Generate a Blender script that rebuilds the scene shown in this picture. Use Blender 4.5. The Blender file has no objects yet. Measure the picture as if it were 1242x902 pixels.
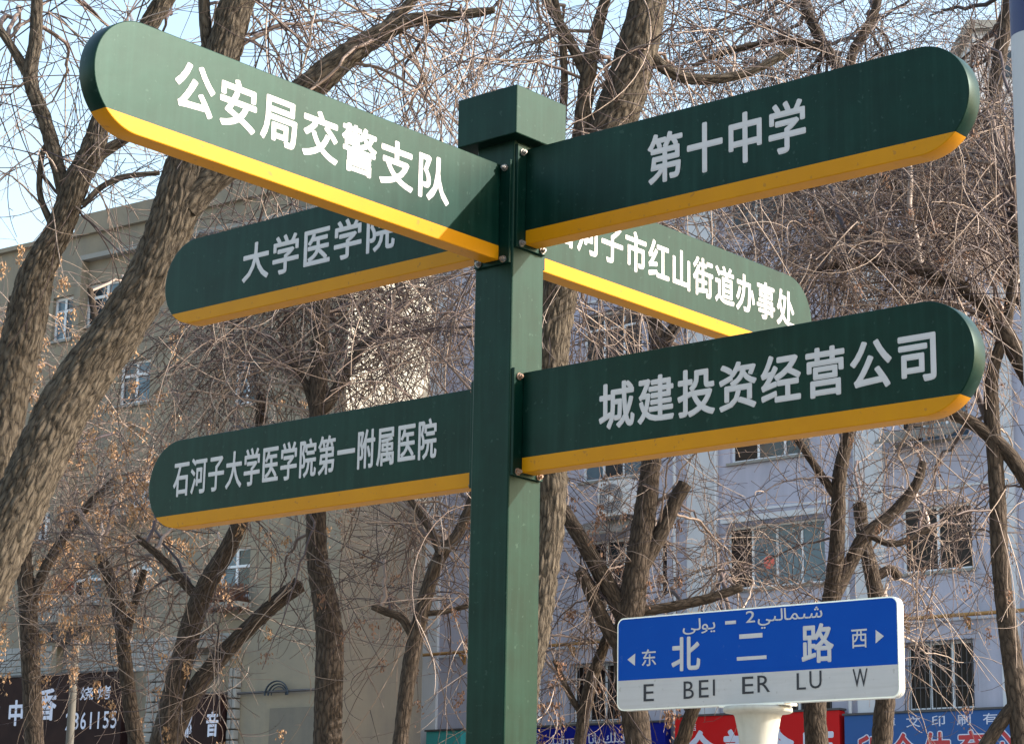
import bpy, math, random
import numpy as np
from mathutils import Vector, Matrix
random.seed(7)
RNG = np.random.default_rng(11)
S = bpy.context.scene

# ------------------------------------------------------------------ camera
CAMZ = 1.5
FPX, PITCH, ROLL = 2656.8, 0.2329, 0.0174
_F = np.array([0, math.cos(PITCH), math.sin(PITCH)])
_U = np.array([0, -math.sin(PITCH), math.cos(PITCH)])
_R = np.array([1.0, 0, 0])
R2 = math.cos(ROLL) * _R + math.sin(ROLL) * _U
U2 = -math.sin(ROLL) * _R + math.cos(ROLL) * _U
EYE = np.array([0, 0, CAMZ])
cd = bpy.data.cameras.new('camera')
cam = bpy.data.objects.new('camera', cd)
S.collection.objects.link(cam)
cam.matrix_world = Matrix(((R2[0], U2[0], -_F[0], 0), (R2[1], U2[1], -_F[1], 0), (R2[2], U2[2], -_F[2], CAMZ), (0, 0, 0, 1)))
cd.sensor_width = 36
cd.lens = 36 * FPX / 1242
cd.clip_start = 0.1
cd.clip_end = 3000
S.camera = cam

# ------------------------------------------------------------------ light
A2 = np.array([math.cos(.7065), -math.sin(.7065)])      # street direction, to the right and towards the viewer
B2 = np.array([-math.sin(.7065), -math.cos(.7065)])     # across the street, to the left and towards the viewer
SUN = np.array([*(0.80 * A2 - 0.50 * B2), 0.535])
SUN /= np.linalg.norm(SUN)
sun_el = math.asin(SUN[2])
w = bpy.data.worlds.new('World')
S.world = w
w.use_nodes = True
nt = w.node_tree
sky = nt.nodes.new('ShaderNodeTexSky')
sky.sky_type = 'NISHITA'
sky.sun_disc = False
sky.sun_elevation = sun_el
sky.sun_rotation = math.atan2(SUN[0], SUN[1])
sky.altitude = 450
sky.air_density = 1.6
sky.dust_density = 4.5
sky.ozone_density = 1.0
nt.links.new(sky.outputs[0], nt.nodes['Background'].inputs[0])
nt.nodes['Background'].inputs[1].default_value = 0.14
sl = bpy.data.lights.new('sun', 'SUN')
sl.energy = 2.8
sl.angle = math.radians(0.53)
sl.color = (1.0, .975, .93)
so = bpy.data.objects.new('sun', sl)
S.collection.objects.link(so)
so.rotation_euler = Vector(SUN).to_track_quat('Z', 'Y').to_euler()
so.location = (20, -5, 30)
S.view_settings.view_transform = 'Standard'
S.view_settings.look = 'None'
S.view_settings.exposure = 1.6
S.view_settings.gamma = 1

# ------------------------------------------------------------------ helpers
def ray(u, v):
    return _F + R2 * (u - 621) / FPX - U2 * (v - 451) / FPX
def at(u, v, Y):
    d = ray(u, v)
    return EYE + d * (Y / d[1])
def on_plane(u, v, P, N):
    d = ray(u, v)
    k = ((P[0] - 0) * N[0] + (P[1] - 0) * N[1]) / (d[0] * N[0] + d[1] * N[1])
    return EYE + d * k

def tag(o, label=None, cat=None, group=None, kind=None):
    for k, v in (('label', label), ('category', cat), ('group', group), ('kind', kind)):
        if v: o[k] = v
    return o
def empty(name, loc=(0, 0, 0), **k):
    o = bpy.data.objects.new(name, None)
    S.collection.objects.link(o)
    o.location = loc
    o.empty_display_size = .2
    return tag(o, **k)
def link(name, me, parent=None, mats=(), **k):
    o = bpy.data.objects.new(name, me)
    S.collection.objects.link(o)
    for m in mats: me.materials.append(m)
    if parent is not None:
        o.parent = parent
        root = parent
        off = Vector(parent.location)
        while root.parent is not None:
            root = root.parent; off += root.location
        me.transform(Matrix.Translation(-off))
    return tag(o, **k)
class MB:
    """collects faces in world space"""
    def __init__(s): s.v = []; s.f = []; s.m = []; s.sm = []
    def add(s, vs, fs, m=0, smooth=False):
        n = len(s.v)
        s.v += [tuple(p) for p in vs]
        for f in fs:
            s.f.append(tuple(n + i for i in f)); s.m.append(m); s.sm.append(smooth)
    def box(s, o, ax, ay, az, m=0):
        """o corner, three edge vectors"""
        o, ax, ay, az = (np.array(q, float) for q in (o, ax, ay, az))
        c = [o, o + ax, o + ax + ay, o + ay]
        c += [q + az for q in c]
        fs = [(0, 3, 2, 1), (4, 5, 6, 7), (0, 1, 5, 4), (1, 2, 6, 5), (2, 3, 7, 6), (3, 0, 4, 7)]
        if np.dot(np.cross(ax, ay), az) < 0: fs = [f[::-1] for f in fs]
        s.add(c, fs, m)
    def cyl(s, p0, p1, r0, r1=None, n=16, m=0, cap=True):
        p0, p1 = np.array(p0, float), np.array(p1, float)
        r1 = r0 if r1 is None else r1
        t = (p1 - p0) / np.linalg.norm(p1 - p0)
        a = np.cross(t, [0, 0, 1.0]) if abs(t[2]) < .9 else np.cross(t, [1.0, 0, 0])
        a /= np.linalg.norm(a); b = np.cross(t, a)
        vs = [p + r * (math.cos(q) * a + math.sin(q) * b) for p, r in ((p0, r0), (p1, r1)) for q in [2 * math.pi * i / n for i in range(n)]]
        s.add(vs, [(i, (i + 1) % n, n + (i + 1) % n, n + i) for i in range(n)], m, True)
        if cap:
            s.add(vs, [tuple(range(n))[::-1], tuple(range(n, 2 * n))], m)
    def lathe(s, c, prof, n=32, m=0):
        c = np.array(c, float)
        vs = [c + np.array([r * math.cos(2 * math.pi * i / n), r * math.sin(2 * math.pi * i / n), z]) for r, z in prof for i in range(n)]
        s.add(vs, [(k * n + i, k * n + (i + 1) % n, (k + 1) * n + (i + 1) % n, (k + 1) * n + i) for k in range(len(prof) - 1) for i in range(n)], m, True)
    def mesh(s, name):
        me = bpy.data.meshes.new(name)
        me.from_pydata(s.v, [], s.f)
        me.polygons.foreach_set('material_index', s.m)
        me.polygons.foreach_set('use_smooth', s.sm)
        me.update()
        return me
    def build(s, name, mats, parent=None, bevel=0, **k):
        if not isinstance(mats, (list, tuple)): mats = [mats]
        o = link(name, s.mesh(name), parent, mats, **k)
        if bevel:
            b = o.modifiers.new('bevel', 'BEVEL'); b.width = bevel; b.segments = 2; b.limit_method = 'ANGLE'; b.angle_limit = math.radians(40)
        return o
class Glyphs(MB):
    """every added glyph becomes one mesh object"""
    def __init__(s): s.q = []
    def add(s, vs, fs, m=0, smooth=False):
        b_ = MB(); b_.add(vs, fs, m, smooth); s.q.append(b_)
    def build(s, name, mats, parent=None, bevel=0, **k):
        for b_ in s.q: b_.build(name, mats, parent)
def fast_mesh(name, V, Q, smooth=True):
    me = bpy.data.meshes.new(name)
    me.vertices.add(len(V)); me.vertices.foreach_set('co', np.ascontiguousarray(V, dtype=np.float32).ravel())
    k = Q.shape[1]
    me.loops.add(Q.size); me.loops.foreach_set('vertex_index', np.ascontiguousarray(Q, dtype=np.int32).ravel())
    me.polygons.add(len(Q)); me.polygons.foreach_set('loop_start', np.arange(0, Q.size, k, dtype=np.int32))
    me.polygons.foreach_set('use_smooth', np.full(len(Q), smooth))
    me.update(calc_edges=True)
    return me

# ------------------------------------------------------------------ materials
def mat(name, col, rough=.7, metal=0, spec=.5, noise=None, bump=None, streak=None, coat=0, speck=None, tint=None):
    """noise = (scale, amount 0..1, second colour); bump = (scale, strength, distance); streak = (amount, colour)"""
    m = bpy.data.materials.new(name)
    m.use_nodes = True
    t = m.node_tree; b = t.nodes['Principled BSDF']
    b.inputs['Base Color'].default_value = (*col, 1)
    b.inputs['Roughness'].default_value = rough
    b.inputs['Metallic'].default_value = metal
    b.inputs['Specular IOR Level'].default_value = spec
    if coat: b.inputs['Coat Weight'].default_value = coat; b.inputs['Coat Roughness'].default_value = .12
    tc = t.nodes.new('ShaderNodeNewGeometry')
    last = None
    if noise:
        n = t.nodes.new('ShaderNodeTexNoise'); n.inputs['Scale'].default_value = noise[0]; n.inputs['Detail'].default_value = 8; n.inputs['Roughness'].default_value = .65
        t.links.new(tc.outputs['Position'], n.inputs['Vector'])
        r = t.nodes.new('ShaderNodeValToRGB'); r.color_ramp.elements[0].position = .38; r.color_ramp.elements[1].position = .68
        t.links.new(n.outputs['Fac'], r.inputs['Fac'])
        mu = t.nodes.new('ShaderNodeMath'); mu.operation = 'MULTIPLY'; mu.inputs[1].default_value = noise[1]
        t.links.new(r.outputs['Color'], mu.inputs[0])
        mx = t.nodes.new('ShaderNodeMix'); mx.data_type = 'RGBA'
        mx.inputs['A'].default_value = (*col, 1); mx.inputs['B'].default_value = (*noise[2], 1)
        t.links.new(mu.outputs[0], mx.inputs['Factor'])
        last = mx.outputs['Result']
    if streak:
        mp = t.nodes.new('ShaderNodeMapping'); mp.inputs['Scale'].default_value = streak[2]
        t.links.new(tc.outputs['Position'], mp.inputs['Vector'])
        n2 = t.nodes.new('ShaderNodeTexNoise'); n2.inputs['Scale'].default_value = 1; n2.inputs['Detail'].default_value = 7; n2.inputs['Roughness'].default_value = .6
        t.links.new(mp.outputs[0], n2.inputs['Vector'])
        r2 = t.nodes.new('ShaderNodeValToRGB'); r2.color_ramp.elements[0].position = .46; r2.color_ramp.elements[1].position = .72
        t.links.new(n2.outputs['Fac'], r2.inputs['Fac'])
        mu2 = t.nodes.new('ShaderNodeMath'); mu2.operation = 'MULTIPLY'; mu2.inputs[1].default_value = streak[0]
        t.links.new(r2.outputs['Color'], mu2.inputs[0])
        mx2 = t.nodes.new('ShaderNodeMix'); mx2.data_type = 'RGBA'
        if last: t.links.new(last, mx2.inputs['A'])
        else: mx2.inputs['A'].default_value = (*col, 1)
        mx2.inputs['B'].default_value = (*streak[1], 1)
        t.links.new(mu2.outputs[0], mx2.inputs['Factor'])
        last = mx2.outputs['Result']
    if speck:
        n4 = t.nodes.new('ShaderNodeTexNoise'); n4.inputs['Scale'].default_value = speck[0]; n4.inputs['Detail'].default_value = 3
        t.links.new(tc.outputs['Position'], n4.inputs['Vector'])
        r4 = t.nodes.new('ShaderNodeValToRGB'); r4.color_ramp.elements[0].position = speck[1]; r4.color_ramp.elements[1].position = speck[1] + .04
        t.links.new(n4.outputs['Fac'], r4.inputs['Fac'])
        mu4 = t.nodes.new('ShaderNodeMath'); mu4.operation = 'MULTIPLY'; mu4.inputs[1].default_value = speck[2]
        t.links.new(r4.outputs['Color'], mu4.inputs[0])
        mx4 = t.nodes.new('ShaderNodeMix'); mx4.data_type = 'RGBA'
        if last: t.links.new(last, mx4.inputs['A'])
        else: mx4.inputs['A'].default_value = (*col, 1)
        mx4.inputs['B'].default_value = (*speck[3], 1)
        t.links.new(mu4.outputs[0], mx4.inputs['Factor']); last = mx4.outputs['Result']
    if tint: b.inputs['Specular Tint'].default_value = (*tint, 1)
    if last: t.links.new(last, b.inputs['Base Color'])
    if bump:
        n3 = t.nodes.new('ShaderNodeTexNoise'); n3.inputs['Scale'].default_value = bump[0]; n3.inputs['Detail'].default_value = 6
        t.links.new(tc.outputs['Position'], n3.inputs['Vector'])
        bp = t.nodes.new('ShaderNodeBump'); bp.inputs['Strength'].default_value = bump[1]; bp.inputs['Distance'].default_value = bump[2]
        t.links.new(n3.outputs['Fac'], bp.inputs['Height']); t.links.new(bp.outputs[0], b.inputs['Normal'])
    return m
GREEN = mat('green_paint', (.0004, .0105, .0068), .41, spec=.19, noise=(9, .5, (.002, .028, .019)), bump=(9, .14, .004), streak=(.35, (.012, .042, .032), (45, 45, 2.2)), speck=(70, .67, .3, (.045, .08, .065)), tint=(.68, 1, .84))
YELLOW = mat('yellow_paint', (.53, .222, .002), .45, spec=.13, noise=(9, .5, (.44, .175, .003)), bump=(60, .06, .002), streak=(.3, (.50, .20, .008), (30, 30, 3)), speck=(60, .66, .5, (.25, .12, .03)))
LETTER = mat('white_film', (.55, .52, .515), .55, noise=(20, .5, (.47, .445, .43)))
STEEL = mat('zinc_bolt', (.28, .28, .27), .5, .7, noise=(120, .6, (.22, .13, .07)))
RUST = mat('rusty_bolt', (.20, .09, .04), .8, .2, noise=(150, .6, (.42, .40, .36)))
SBLUE = mat('sign_blue_film', (.0003, .060, .35), .5, spec=.1, noise=(8, .4, (.001, .072, .38)), speck=(45, .68, .35, (.05, .12, .36)))
SWHITE = mat('sign_white_film', (.50, .475, .465), .4, noise=(15, .3, (.42, .39, .385)), streak=(.3, (.36, .33, .31), (3, 3, 60)), speck=(40, .67, .5, (.3, .27, .24)))
ALU = mat('brushed_aluminium', (.78, .77, .74), .3, .6)
INK = mat('black_ink', (.012, .012, .02), .5)
CREAM = mat('cream_enamel', (.50, .48, .415), .4, noise=(12, .5, (.43, .40, .33)), bump=(30, .05, .002), streak=(.4, (.33, .30, .24), (30, 30, 4)))
POLEW = mat('pale_pole_paint', (.42, .42, .44), .45, noise=(6, .4, (.37, .37, .39)), streak=(.2, (.42, .41, .4), (30, 30, 2)))
POLEB = mat('navy_pole_paint', (.008, .014, .08), .4)
WALL_L = mat('beige_render', (.265, .225, .165), .92, noise=(.55, .7, (.175, .155, .125)), bump=(6, .35, .03), streak=(.55, (.14, .14, .13), (1.6, 1.6, .22)))
WALL_R = mat('blue_white_render', (.42, .415, .51), .9, noise=(.5, .6, (.35, .35, .44)), bump=(5, .25, .03), streak=(.5, (.23, .24, .29), (1.6, 1.6, .16)))
PIL = mat('white_pilaster_paint', (.56, .57, .61), .85, noise=(.8, .4, (.48, .5, .54)), streak=(.3, (.4, .4, .42), (3, 3, .3)))
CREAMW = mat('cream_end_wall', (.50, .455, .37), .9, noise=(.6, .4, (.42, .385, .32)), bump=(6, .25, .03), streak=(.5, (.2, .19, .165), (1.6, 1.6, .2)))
ENDLOW = mat('painted_shade_stained_wall', (.165, .145, .115), .92, noise=(.45, .8, (.11, .10, .09)), bump=(6, .3, .03), streak=(.6, (.10, .095, .09), (1.8, 1.8, .22)))  # stained render, base darkened to carry the end wall's shade in its colour
CONC = mat('grey_concrete', (.26, .255, .24), .92, noise=(1.2, .5, (.2, .195, .18)), bump=(8, .3, .03))
FRAME = mat('white_window_frame', (.66, .68, .72), .5)
GLASS = mat('window_glass', (.020, .030, .042), .08, spec=.45, noise=(.9, .6, (.008, .012, .016)), bump=(1.2, .05, .05))
CURT = mat('pale_curtain_glass', (.10, .155, .20), .15, spec=.35, noise=(1.2, .6, (.06, .10, .14)), bump=(1.2, .05, .05))
DARKG = mat('dark_open_window', (.014, .010, .010), .3, spec=.15, noise=(1.5, .5, (.035, .024, .022)))
GRILL = mat('dark_grille_iron', (.06, .055, .06), .6)
RUSTP = mat('ochre_gas_pipe', (.34, .18, .05), .6, noise=(8, .5, (.25, .11, .04)))
ACW = mat('aircon_shell', (.66, .67, .70), .5, noise=(4, .3, (.55, .55, .57)))
ACD = mat('aircon_fan_guard', (.16, .16, .18), .6)
AWN = mat('brown_awning', (.22, .19, .16), .8, noise=(3, .5, (.14, .12, .10)))
RED = mat('red_sign_face', (.50, .008, .010), .5, spec=.15, noise=(2, .3, (.45, .02, .02)))
BBLUE = mat('shop_blue_face', (.03, .095, .28), .5, spec=.15, noise=(2, .3, (.03, .08, .24)))
NAVY = mat('navy_sign_face', (.004, .010, .19), .5, spec=.12)
BROWN = mat('dark_brown_sign', (.018, .009, .010), .55, spec=.08, noise=(2, .4, (.05, .025, .02)))
TEAL = mat('teal_awning', (.03, .30, .30), .6)
SLETTER = mat('shop_letter_white', (.55, .57, .70), .5)
RLETTER = mat('shop_letter_red', (.42, .02, .03), .5)
BRICKW = mat('pale_blockwork', (.29, .285, .275), .9, noise=(3, .6, (.17, .165, .16)))
GLAZE = mat('pale_wall_tile', (.26, .26, .265), .5, noise=(3, .6, (.17, .17, .175)))
PAVE = mat('paving', (.22, .215, .20), .9, noise=(2, .5, (.16, .155, .15)), bump=(20, .3, .01))
ASPH = mat('asphalt', (.05, .05, .052), .9, noise=(3, .4, (.065, .063, .06)), bump=(80, .3, .01))
SOIL = mat('ground_soil', (.16, .13, .10), .95, noise=(1, .5, (.12, .1, .075)), bump=(10, .4, .03))
WPAINT = mat('road_marking', (.7, .7, .68), .7)
POT = mat('terracotta', (.32, .07, .04), .8)
SHRUB = mat('dry_plants', (.16, .075, .05), .9)
SEEDS = mat('dry_seed_keys', (.38, .225, .115), .85, noise=(14, .8, (.25, .135, .068)))
SEEDD = mat('dry_brown_leaves', (.22, .12, .07), .9, noise=(14, .8, (.12, .06, .045)))
def bark_mat(name, c0, c1, c2, scale, strength):
    m = bpy.data.materials.new(name); m.use_nodes = True
    t = m.node_tree; b = t.nodes['Principled BSDF']; b.inputs['Roughness'].default_value = .95; b.inputs['Specular IOR Level'].default_value = .2
    at_ = t.nodes.new('ShaderNodeAttribute'); at_.attribute_name = 'bark'
    v = t.nodes.new('ShaderNodeTexVoronoi'); v.feature = 'DISTANCE_TO_EDGE'; v.inputs['Scale'].default_value = scale
    wn = t.nodes.new('ShaderNodeTexNoise'); wn.inputs['Scale'].default_value = scale * .8; wn.inputs['Detail'].default_value = 4
    t.links.new(at_.outputs['Vector'], wn.inputs['Vector'])
    ad = t.nodes.new('ShaderNodeVectorMath'); ad.operation = 'MULTIPLY_ADD'
    ad.inputs[1].default_value = (.7 / scale,) * 3
    t.links.new(wn.outputs['Color'], ad.inputs[0]); t.links.new(at_.outputs['Vector'], ad.inputs[2])
    t.links.new(ad.outputs[0], v.inputs['Vector'])
    n = t.nodes.new('ShaderNodeTexNoise'); n.inputs['Scale'].default_value = scale * 2.5; n.inputs['Detail'].default_value = 8; n.inputs['Roughness'].default_value = .7
    t.links.new(at_.outputs['Vector'], n.inputs['Vector'])
    r = t.nodes.new('ShaderNodeValToRGB'); e = r.color_ramp.elements
    e[0].position = 0; e[0].color = (*c0, 1); e[1].position = .5; e[1].color = (*c1, 1)
    q = e.new(.18); q.color = (*[(a + b2) / 2 for a, b2 in zip(c0, c1)], 1)
    t.links.new(v.outputs['Distance'], r.inputs['Fac'])
    mx = t.nodes.new('ShaderNodeMix'); mx.data_type = 'RGBA'
    rr = t.nodes.new('ShaderNodeValToRGB'); rr.color_ramp.elements[0].position = .42; rr.color_ramp.elements[1].position = .7
    t.links.new(n.outputs['Fac'], rr.inputs['Fac']); t.links.new(rr.outputs['Color'], mx.inputs['Factor'])
    t.links.new(r.outputs['Color'], mx.inputs['A']); mx.inputs['B'].default_value = (*c2, 1)
    t.links.new(mx.outputs['Result'], b.inputs['Base Color'])
    s = t.nodes.new('ShaderNodeMath'); s.operation = 'MULTIPLY_ADD'; s.inputs[1].default_value = .45
    t.links.new(n.outputs['Fac'], s.inputs[0]); 
    cl = t.nodes.new('ShaderNodeMath'); cl.operation = 'MINIMUM'; cl.inputs[1].default_value = .35
    t.links.new(v.outputs['Distance'], cl.inputs[0]); t.links.new(cl.outputs[0], s.inputs[2])
    bp = t.nodes.new('ShaderNodeBump'); bp.inputs['Strength'].default_value = strength; bp.inputs['Distance'].default_value = .03
    t.links.new(s.outputs[0], bp.inputs['Height']); t.links.new(bp.outputs[0], b.inputs['Normal'])
    return m
BARK = bark_mat('furrowed_bark', (.016, .012, .009), (.15, .120, .088), (.10, .078, .056), 50, .7)
BARK2 = bark_mat('brown_bark', (.018, .013, .010), (.115, .085, .063), (.072, .052, .038), 44, .7)
def twig_mat(name, stops):
    m = bpy.data.materials.new(name); m.use_nodes = True
    t = m.node_tree; b = t.nodes['Principled BSDF']; b.inputs['Roughness'].default_value = .62; b.inputs['Specular IOR Level'].default_value = .45
    g_ = t.nodes.new('ShaderNodeNewGeometry'); r = t.nodes.new('ShaderNodeValToRGB'); e = r.color_ramp.elements
    e[0].position, e[0].color = stops[0][0], (*stops[0][1], 1); e[1].position, e[1].color = stops[-1][0], (*stops[-1][1], 1)
    for p_, c_ in stops[1:-1]:
        q = e.new(p_); q.color = (*c_, 1)
    t.links.new(g_.outputs['Random Per Island'], r.inputs['Fac']); t.links.new(r.outputs['Color'], b.inputs['Base Color'])
    return m
TWIG = twig_mat('twig_bark', [(0, (.035, .022, .024)), (.45, (.10, .065, .055)), (.78, (.215, .15, .11)), (1, (.38, .29, .235))])
TWIG2 = twig_mat('dark_twig_bark', [(0, (.025, .017, .017)), (.5, (.085, .055, .048)), (.85, (.16, .115, .095)), (1, (.34, .27, .23))])

# ------------------------------------------------------------------ lettering
_fc = {}
def glyph(ch, off):
    k = (ch, off)
    if k in _fc: return _fc[k]
    c = bpy.data.curves.new('g', 'FONT'); c.body = ch; c.offset = off; c.resolution_u = 3
    o = bpy.data.objects.new('g', c); S.collection.objects.link(o)
    bpy.context.view_layer.update()
    me = bpy.data.meshes.new_from_object(o.evaluated_get(bpy.context.evaluated_depsgraph_get()))
    V = np.array([v.co[:2] for v in me.vertices]) if len(me.vertices) else np.zeros((0, 2))
    Fs = [tuple(p.vertices) for p in me.polygons]
    bpy.data.objects.remove(o); bpy.data.curves.remove(c); bpy.data.meshes.remove(me)
    _fc[k] = (V, Fs)
    return _fc[k]
def glyph_into(mb, ch, O, X, Z, N, box, off=.02, m=0, em=None, thick=0.0012, fit=True):
    """draw glyph ch on a plane: O origin, X,Z unit axes, N normal; box=(x0,z0,x1,z1). em=True keeps the em square (0..1,-.12...88)"""
    V, Fs = glyph(ch, 0)
    if not len(V): return
    x0, z0, x1, z1 = box
    if em:
        P = np.stack([V[:, 0], V[:, 1] + .12], 1)
    else:
        mn, mxx = V.min(0), V.max(0)
        P = (V - mn) / np.maximum(mxx - mn, 1e-6)
    P = P * [x1 - x0, z1 - z0] + [x0, z0]
    if np.dot(np.cross(X, Z), N) < 0: Fs = [f[::-1] for f in Fs]
    # heavier strokes: the outline laid down again a little to each side, each layer a hair above the last
    rr = off * .95 * min(x1 - x0, z1 - z0) if not em else off * .95 * np.array([x1 - x0, z1 - z0]).mean()
    dirs = [(0, 0)] + ([(math.cos(a), math.sin(a)) for a in np.linspace(0, 2 * math.pi, 12, endpoint=False)] if off > 0 else [])
    WW, FF = [], []
    for i, (dx, dz) in enumerate(dirs):
        WW.append(np.array(O) + (P[:, :1] + dx * rr) * np.array(X) + (P[:, 1:] + dz * rr) * np.array(Z) + np.array(N) * thick * (1 - .05 * i))
        FF += [tuple(j + i * len(V) for j in f) for f in Fs]
    mb.add(np.vstack(WW), FF, m)
def row(mb, text, O, X, Z, N, u0, u1, z0, z1, off=.02, m=0, gap=.08, thick=.0012, em=True):
    n = len(text); p = (u1 - u0) / n
    for i, ch in enumerate(text):
        if ch != ' ':
            glyph_into(mb, ch, O, X, Z, N, (u0 + p * (i + gap / 2), z0, u0 + p * (i + 1 - gap / 2), z1), off, m, em=em, thick=thick)

# ------------------------------------------------------------------ ground
def quad(name, x0, y0, x1, y1, z, m, **k):
    b = MB(); b.add([(x0, y0, z), (x1, y0, z), (x1, y1, z), (x0, y1, z)], [(0, 1, 2, 3)])
    return b.build(name, m, **k)
quad('ground', -1500, -1500, 1500, 1500, 0, SOIL, kind='structure')
def strip(name, off0, off1, z, m):      # band parallel to the street; off = distance beyond the viewer, away from the road
    b = MB()
    q = lambda l, o: (A2[0] * l - B2[0] * o, A2[1] * l - B2[1] * o, z)
    b.add([q(-160, off0), q(160, off0), q(160, off1), q(-160, off1)], [(0, 1, 2, 3)])
    return b.build(name, m, kind='structure')
strip('road', -14, 1.0, .008, ASPH)
b = MB(); X3 = np.array([*A2, 0]); Y3 = np.array([*(-B2), 0])
b.box(X3 * -160 + Y3 * 1.0, X3 * 320, Y3 * .18, (0, 0, .14)); b.build('kerb', CONC, kind='structure')
b = MB(); b.box(X3 * -160 + Y3 * 1.18, X3 * 320, Y3 * 28.5, (0, 0, .12)); b.build('pavement', PAVE, kind='structure')

# ------------------------------------------------------------------ the finger post
PC = np.array([-0.0105, 5.1945]); PS = .12; ARM_H = .2448; ARM_T = .0488; BAND = .1467 * ARM_H
A3 = np.array([*A2, 0]); B3 = np.array([*B2, 0]); Z3 = np.array([0, 0, 1.0]); PO = np.array([PC[0], PC[1], 0])
fp = empty('fingerpost', (PC[0], PC[1], .12), label='tall green square signpost carrying six green and yellow direction arms', cat='signpost')
h = PS / 2
def sq(mb, hw, z0, z1, m=0): mb.box(PO - A3 * hw - B3 * hw + Z3 * z0, A3 * 2 * hw, B3 * 2 * hw, Z3 * (z1 - z0), m)
b = MB(); sq(b, h, .12, CAMZ + 1.81); b.build('post', GREEN, fp, bevel=.004)
b = MB(); sq(b, .0962, CAMZ + 1.7995, CAMZ + 1.9251); b.build('post_cap', GREEN, fp, bevel=.0025)
b = MB(); sq(b, .13, .12, .14); b.build('base_plate', GREEN, fp, bevel=.003)
G = .0095
def make_arm(D, sgn, ztop, L, text, u0, u1, tz0, tz1, off, label, rusty=False):
    """D = outward unit vector; visible face normal is the other street axis"""
    z = CAMZ + ztop; out = D * sgn
    N = B3 if abs(np.dot(D, A3)) > .5 else A3
    r = ARM_H / 2; st = h + G
    P = lambda l, zz, o: PO + out * (st + l) + Z3 * (z + zz) + N * o
    zb = -ARM_H + BAND
    ab = math.asin((zb + r) / r)
    up = [(0, 0)] + [(L - r + r * math.cos(a), -r + r * math.sin(a)) for a in np.linspace(math.pi / 2, ab, 26)] + [(0, zb)]
    lo = [(0, zb)] + [(L - r + r * math.cos(a), -r + r * math.sin(a)) for a in np.linspace(ab, -math.pi / 2, 14)] + [(0, -ARM_H)]
    b = MB(); T = ARM_T / 2
    vs, fs, ms, sms = [], [], [], []
    def poly(pts, m):
        for o, flip in ((T, False), (-T, True)):
            n = len(b.v); b.v += [tuple(P(l, zz, o)) for l, zz in pts]
            f = tuple(range(n, n + len(pts)))
            b.f.append(f); b.m.append(m); b.sm.append(False)
        k = len(pts)
        base = len(b.v) - 2 * k
        for i in range(k):
            j = (i + 1) % k
            if abs(pts[i][1] - zb) < 1e-9 and abs(pts[j][1] - zb) < 1e-9: continue
            b.f.append((base + i, base + j, base + k + j, base + k + i)); b.m.append(m); b.sm.append(0 < i < k - 2)
    poly(up, 0); poly(lo, 1)
    me = b.mesh('sign_arm')
    import bmesh
    bm = bmesh.new(); bm.from_mesh(me); bmesh.ops.remove_doubles(bm, verts=bm.verts, dist=1e-6); bmesh.ops.recalc_face_normals(bm, faces=bm.faces); bm.to_mesh(me); bm.free()
    arm = link('sign_arm', me, fp, [GREEN, YELLOW], label=label)
    bv = arm.modifiers.new('bevel', 'BEVEL'); bv.width = .0022; bv.segments = 2; bv.limit_method = 'ANGLE'; bv.angle_limit = math.radians(50)
    # lettering
    X = -out if np.dot(out[:2], ray(0, 451)[:2] - ray(1242, 451)[:2]) > 0 else out
    mb = Glyphs()
    lo_u, hi_u = (-u1, -u0) if np.dot(X, out) < 0 else (u0, u1)
    row(mb, text, PO + N * T, X, Z3, N, lo_u, hi_u, CAMZ + tz0, CAMZ + tz1, off=off, gap=.06)
    mb.build('character', LETTER, arm)
    # mounting plate and bolts
    mb = MB(); hw = h * .93
    mb.box(PO + out * (h + .0005) - N * hw + Z3 * (z - ARM_H - .010), out * (G - .001), N * 2 * hw, Z3 * (ARM_H + .018))
    mb.build('mounting_plate', GREEN, arm, bevel=.001)
    for s in (-1, 1):
        for zz in (-.012, -ARM_H + .0):
            q = PO + out * (h + G) + N * s * (h * .66) + Z3 * (z + zz + (.004 if zz == 0 else 0))
            mb = MB(); mb.cyl(q, q + out * .003, .0088, n=14); mb.cyl(q + out * .003, q + out * .009, .0064, n=6); mb.cyl(q + out * .009, q + out * .013, .0036, n=8)
            mb.build('bolt', RUST if rusty else STEEL, arm)
    return arm
make_arm(B3, 1, 1.7396, 1.2604 - .0, '公安局交警支队', .252, 1.124, 1.580, 1.698, .024, 'sunlit upper left arm, pale green, with seven white characters')
make_arm(A3, 1, 1.7809, 1.2153, '第十中学', .437, .887, 1.610, 1.736, .026, 'shaded upper right arm, dark green, with four pale characters')
make_arm(A3, 1, 1.2158, 1.2073, '城建投资经营公司', .298, 1.202, 1.042, 1.156, .026, 'shaded lower right arm with eight pale characters', True)
make_arm(A3, -1, 1.1983, 1.2182, '石河子大学医学院第一附属医院', .203, 1.186, 1.036, 1.143, .022, 'shaded lower left arm with fourteen narrow pale characters', True)
make_arm(A3, -1, 1.7745, 1.1964, '大学医学院', .365, .950, 1.606, 1.720, .022, 'shaded upper left arm behind the sunlit one, five pale characters')
make_arm(B3, -1, 1.7496, 1.2642, '石河子市红山街道办事处', .125, 1.245, 1.588, 1.702, .022, 'sunlit upper right arm behind the post, eleven white characters')

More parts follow.
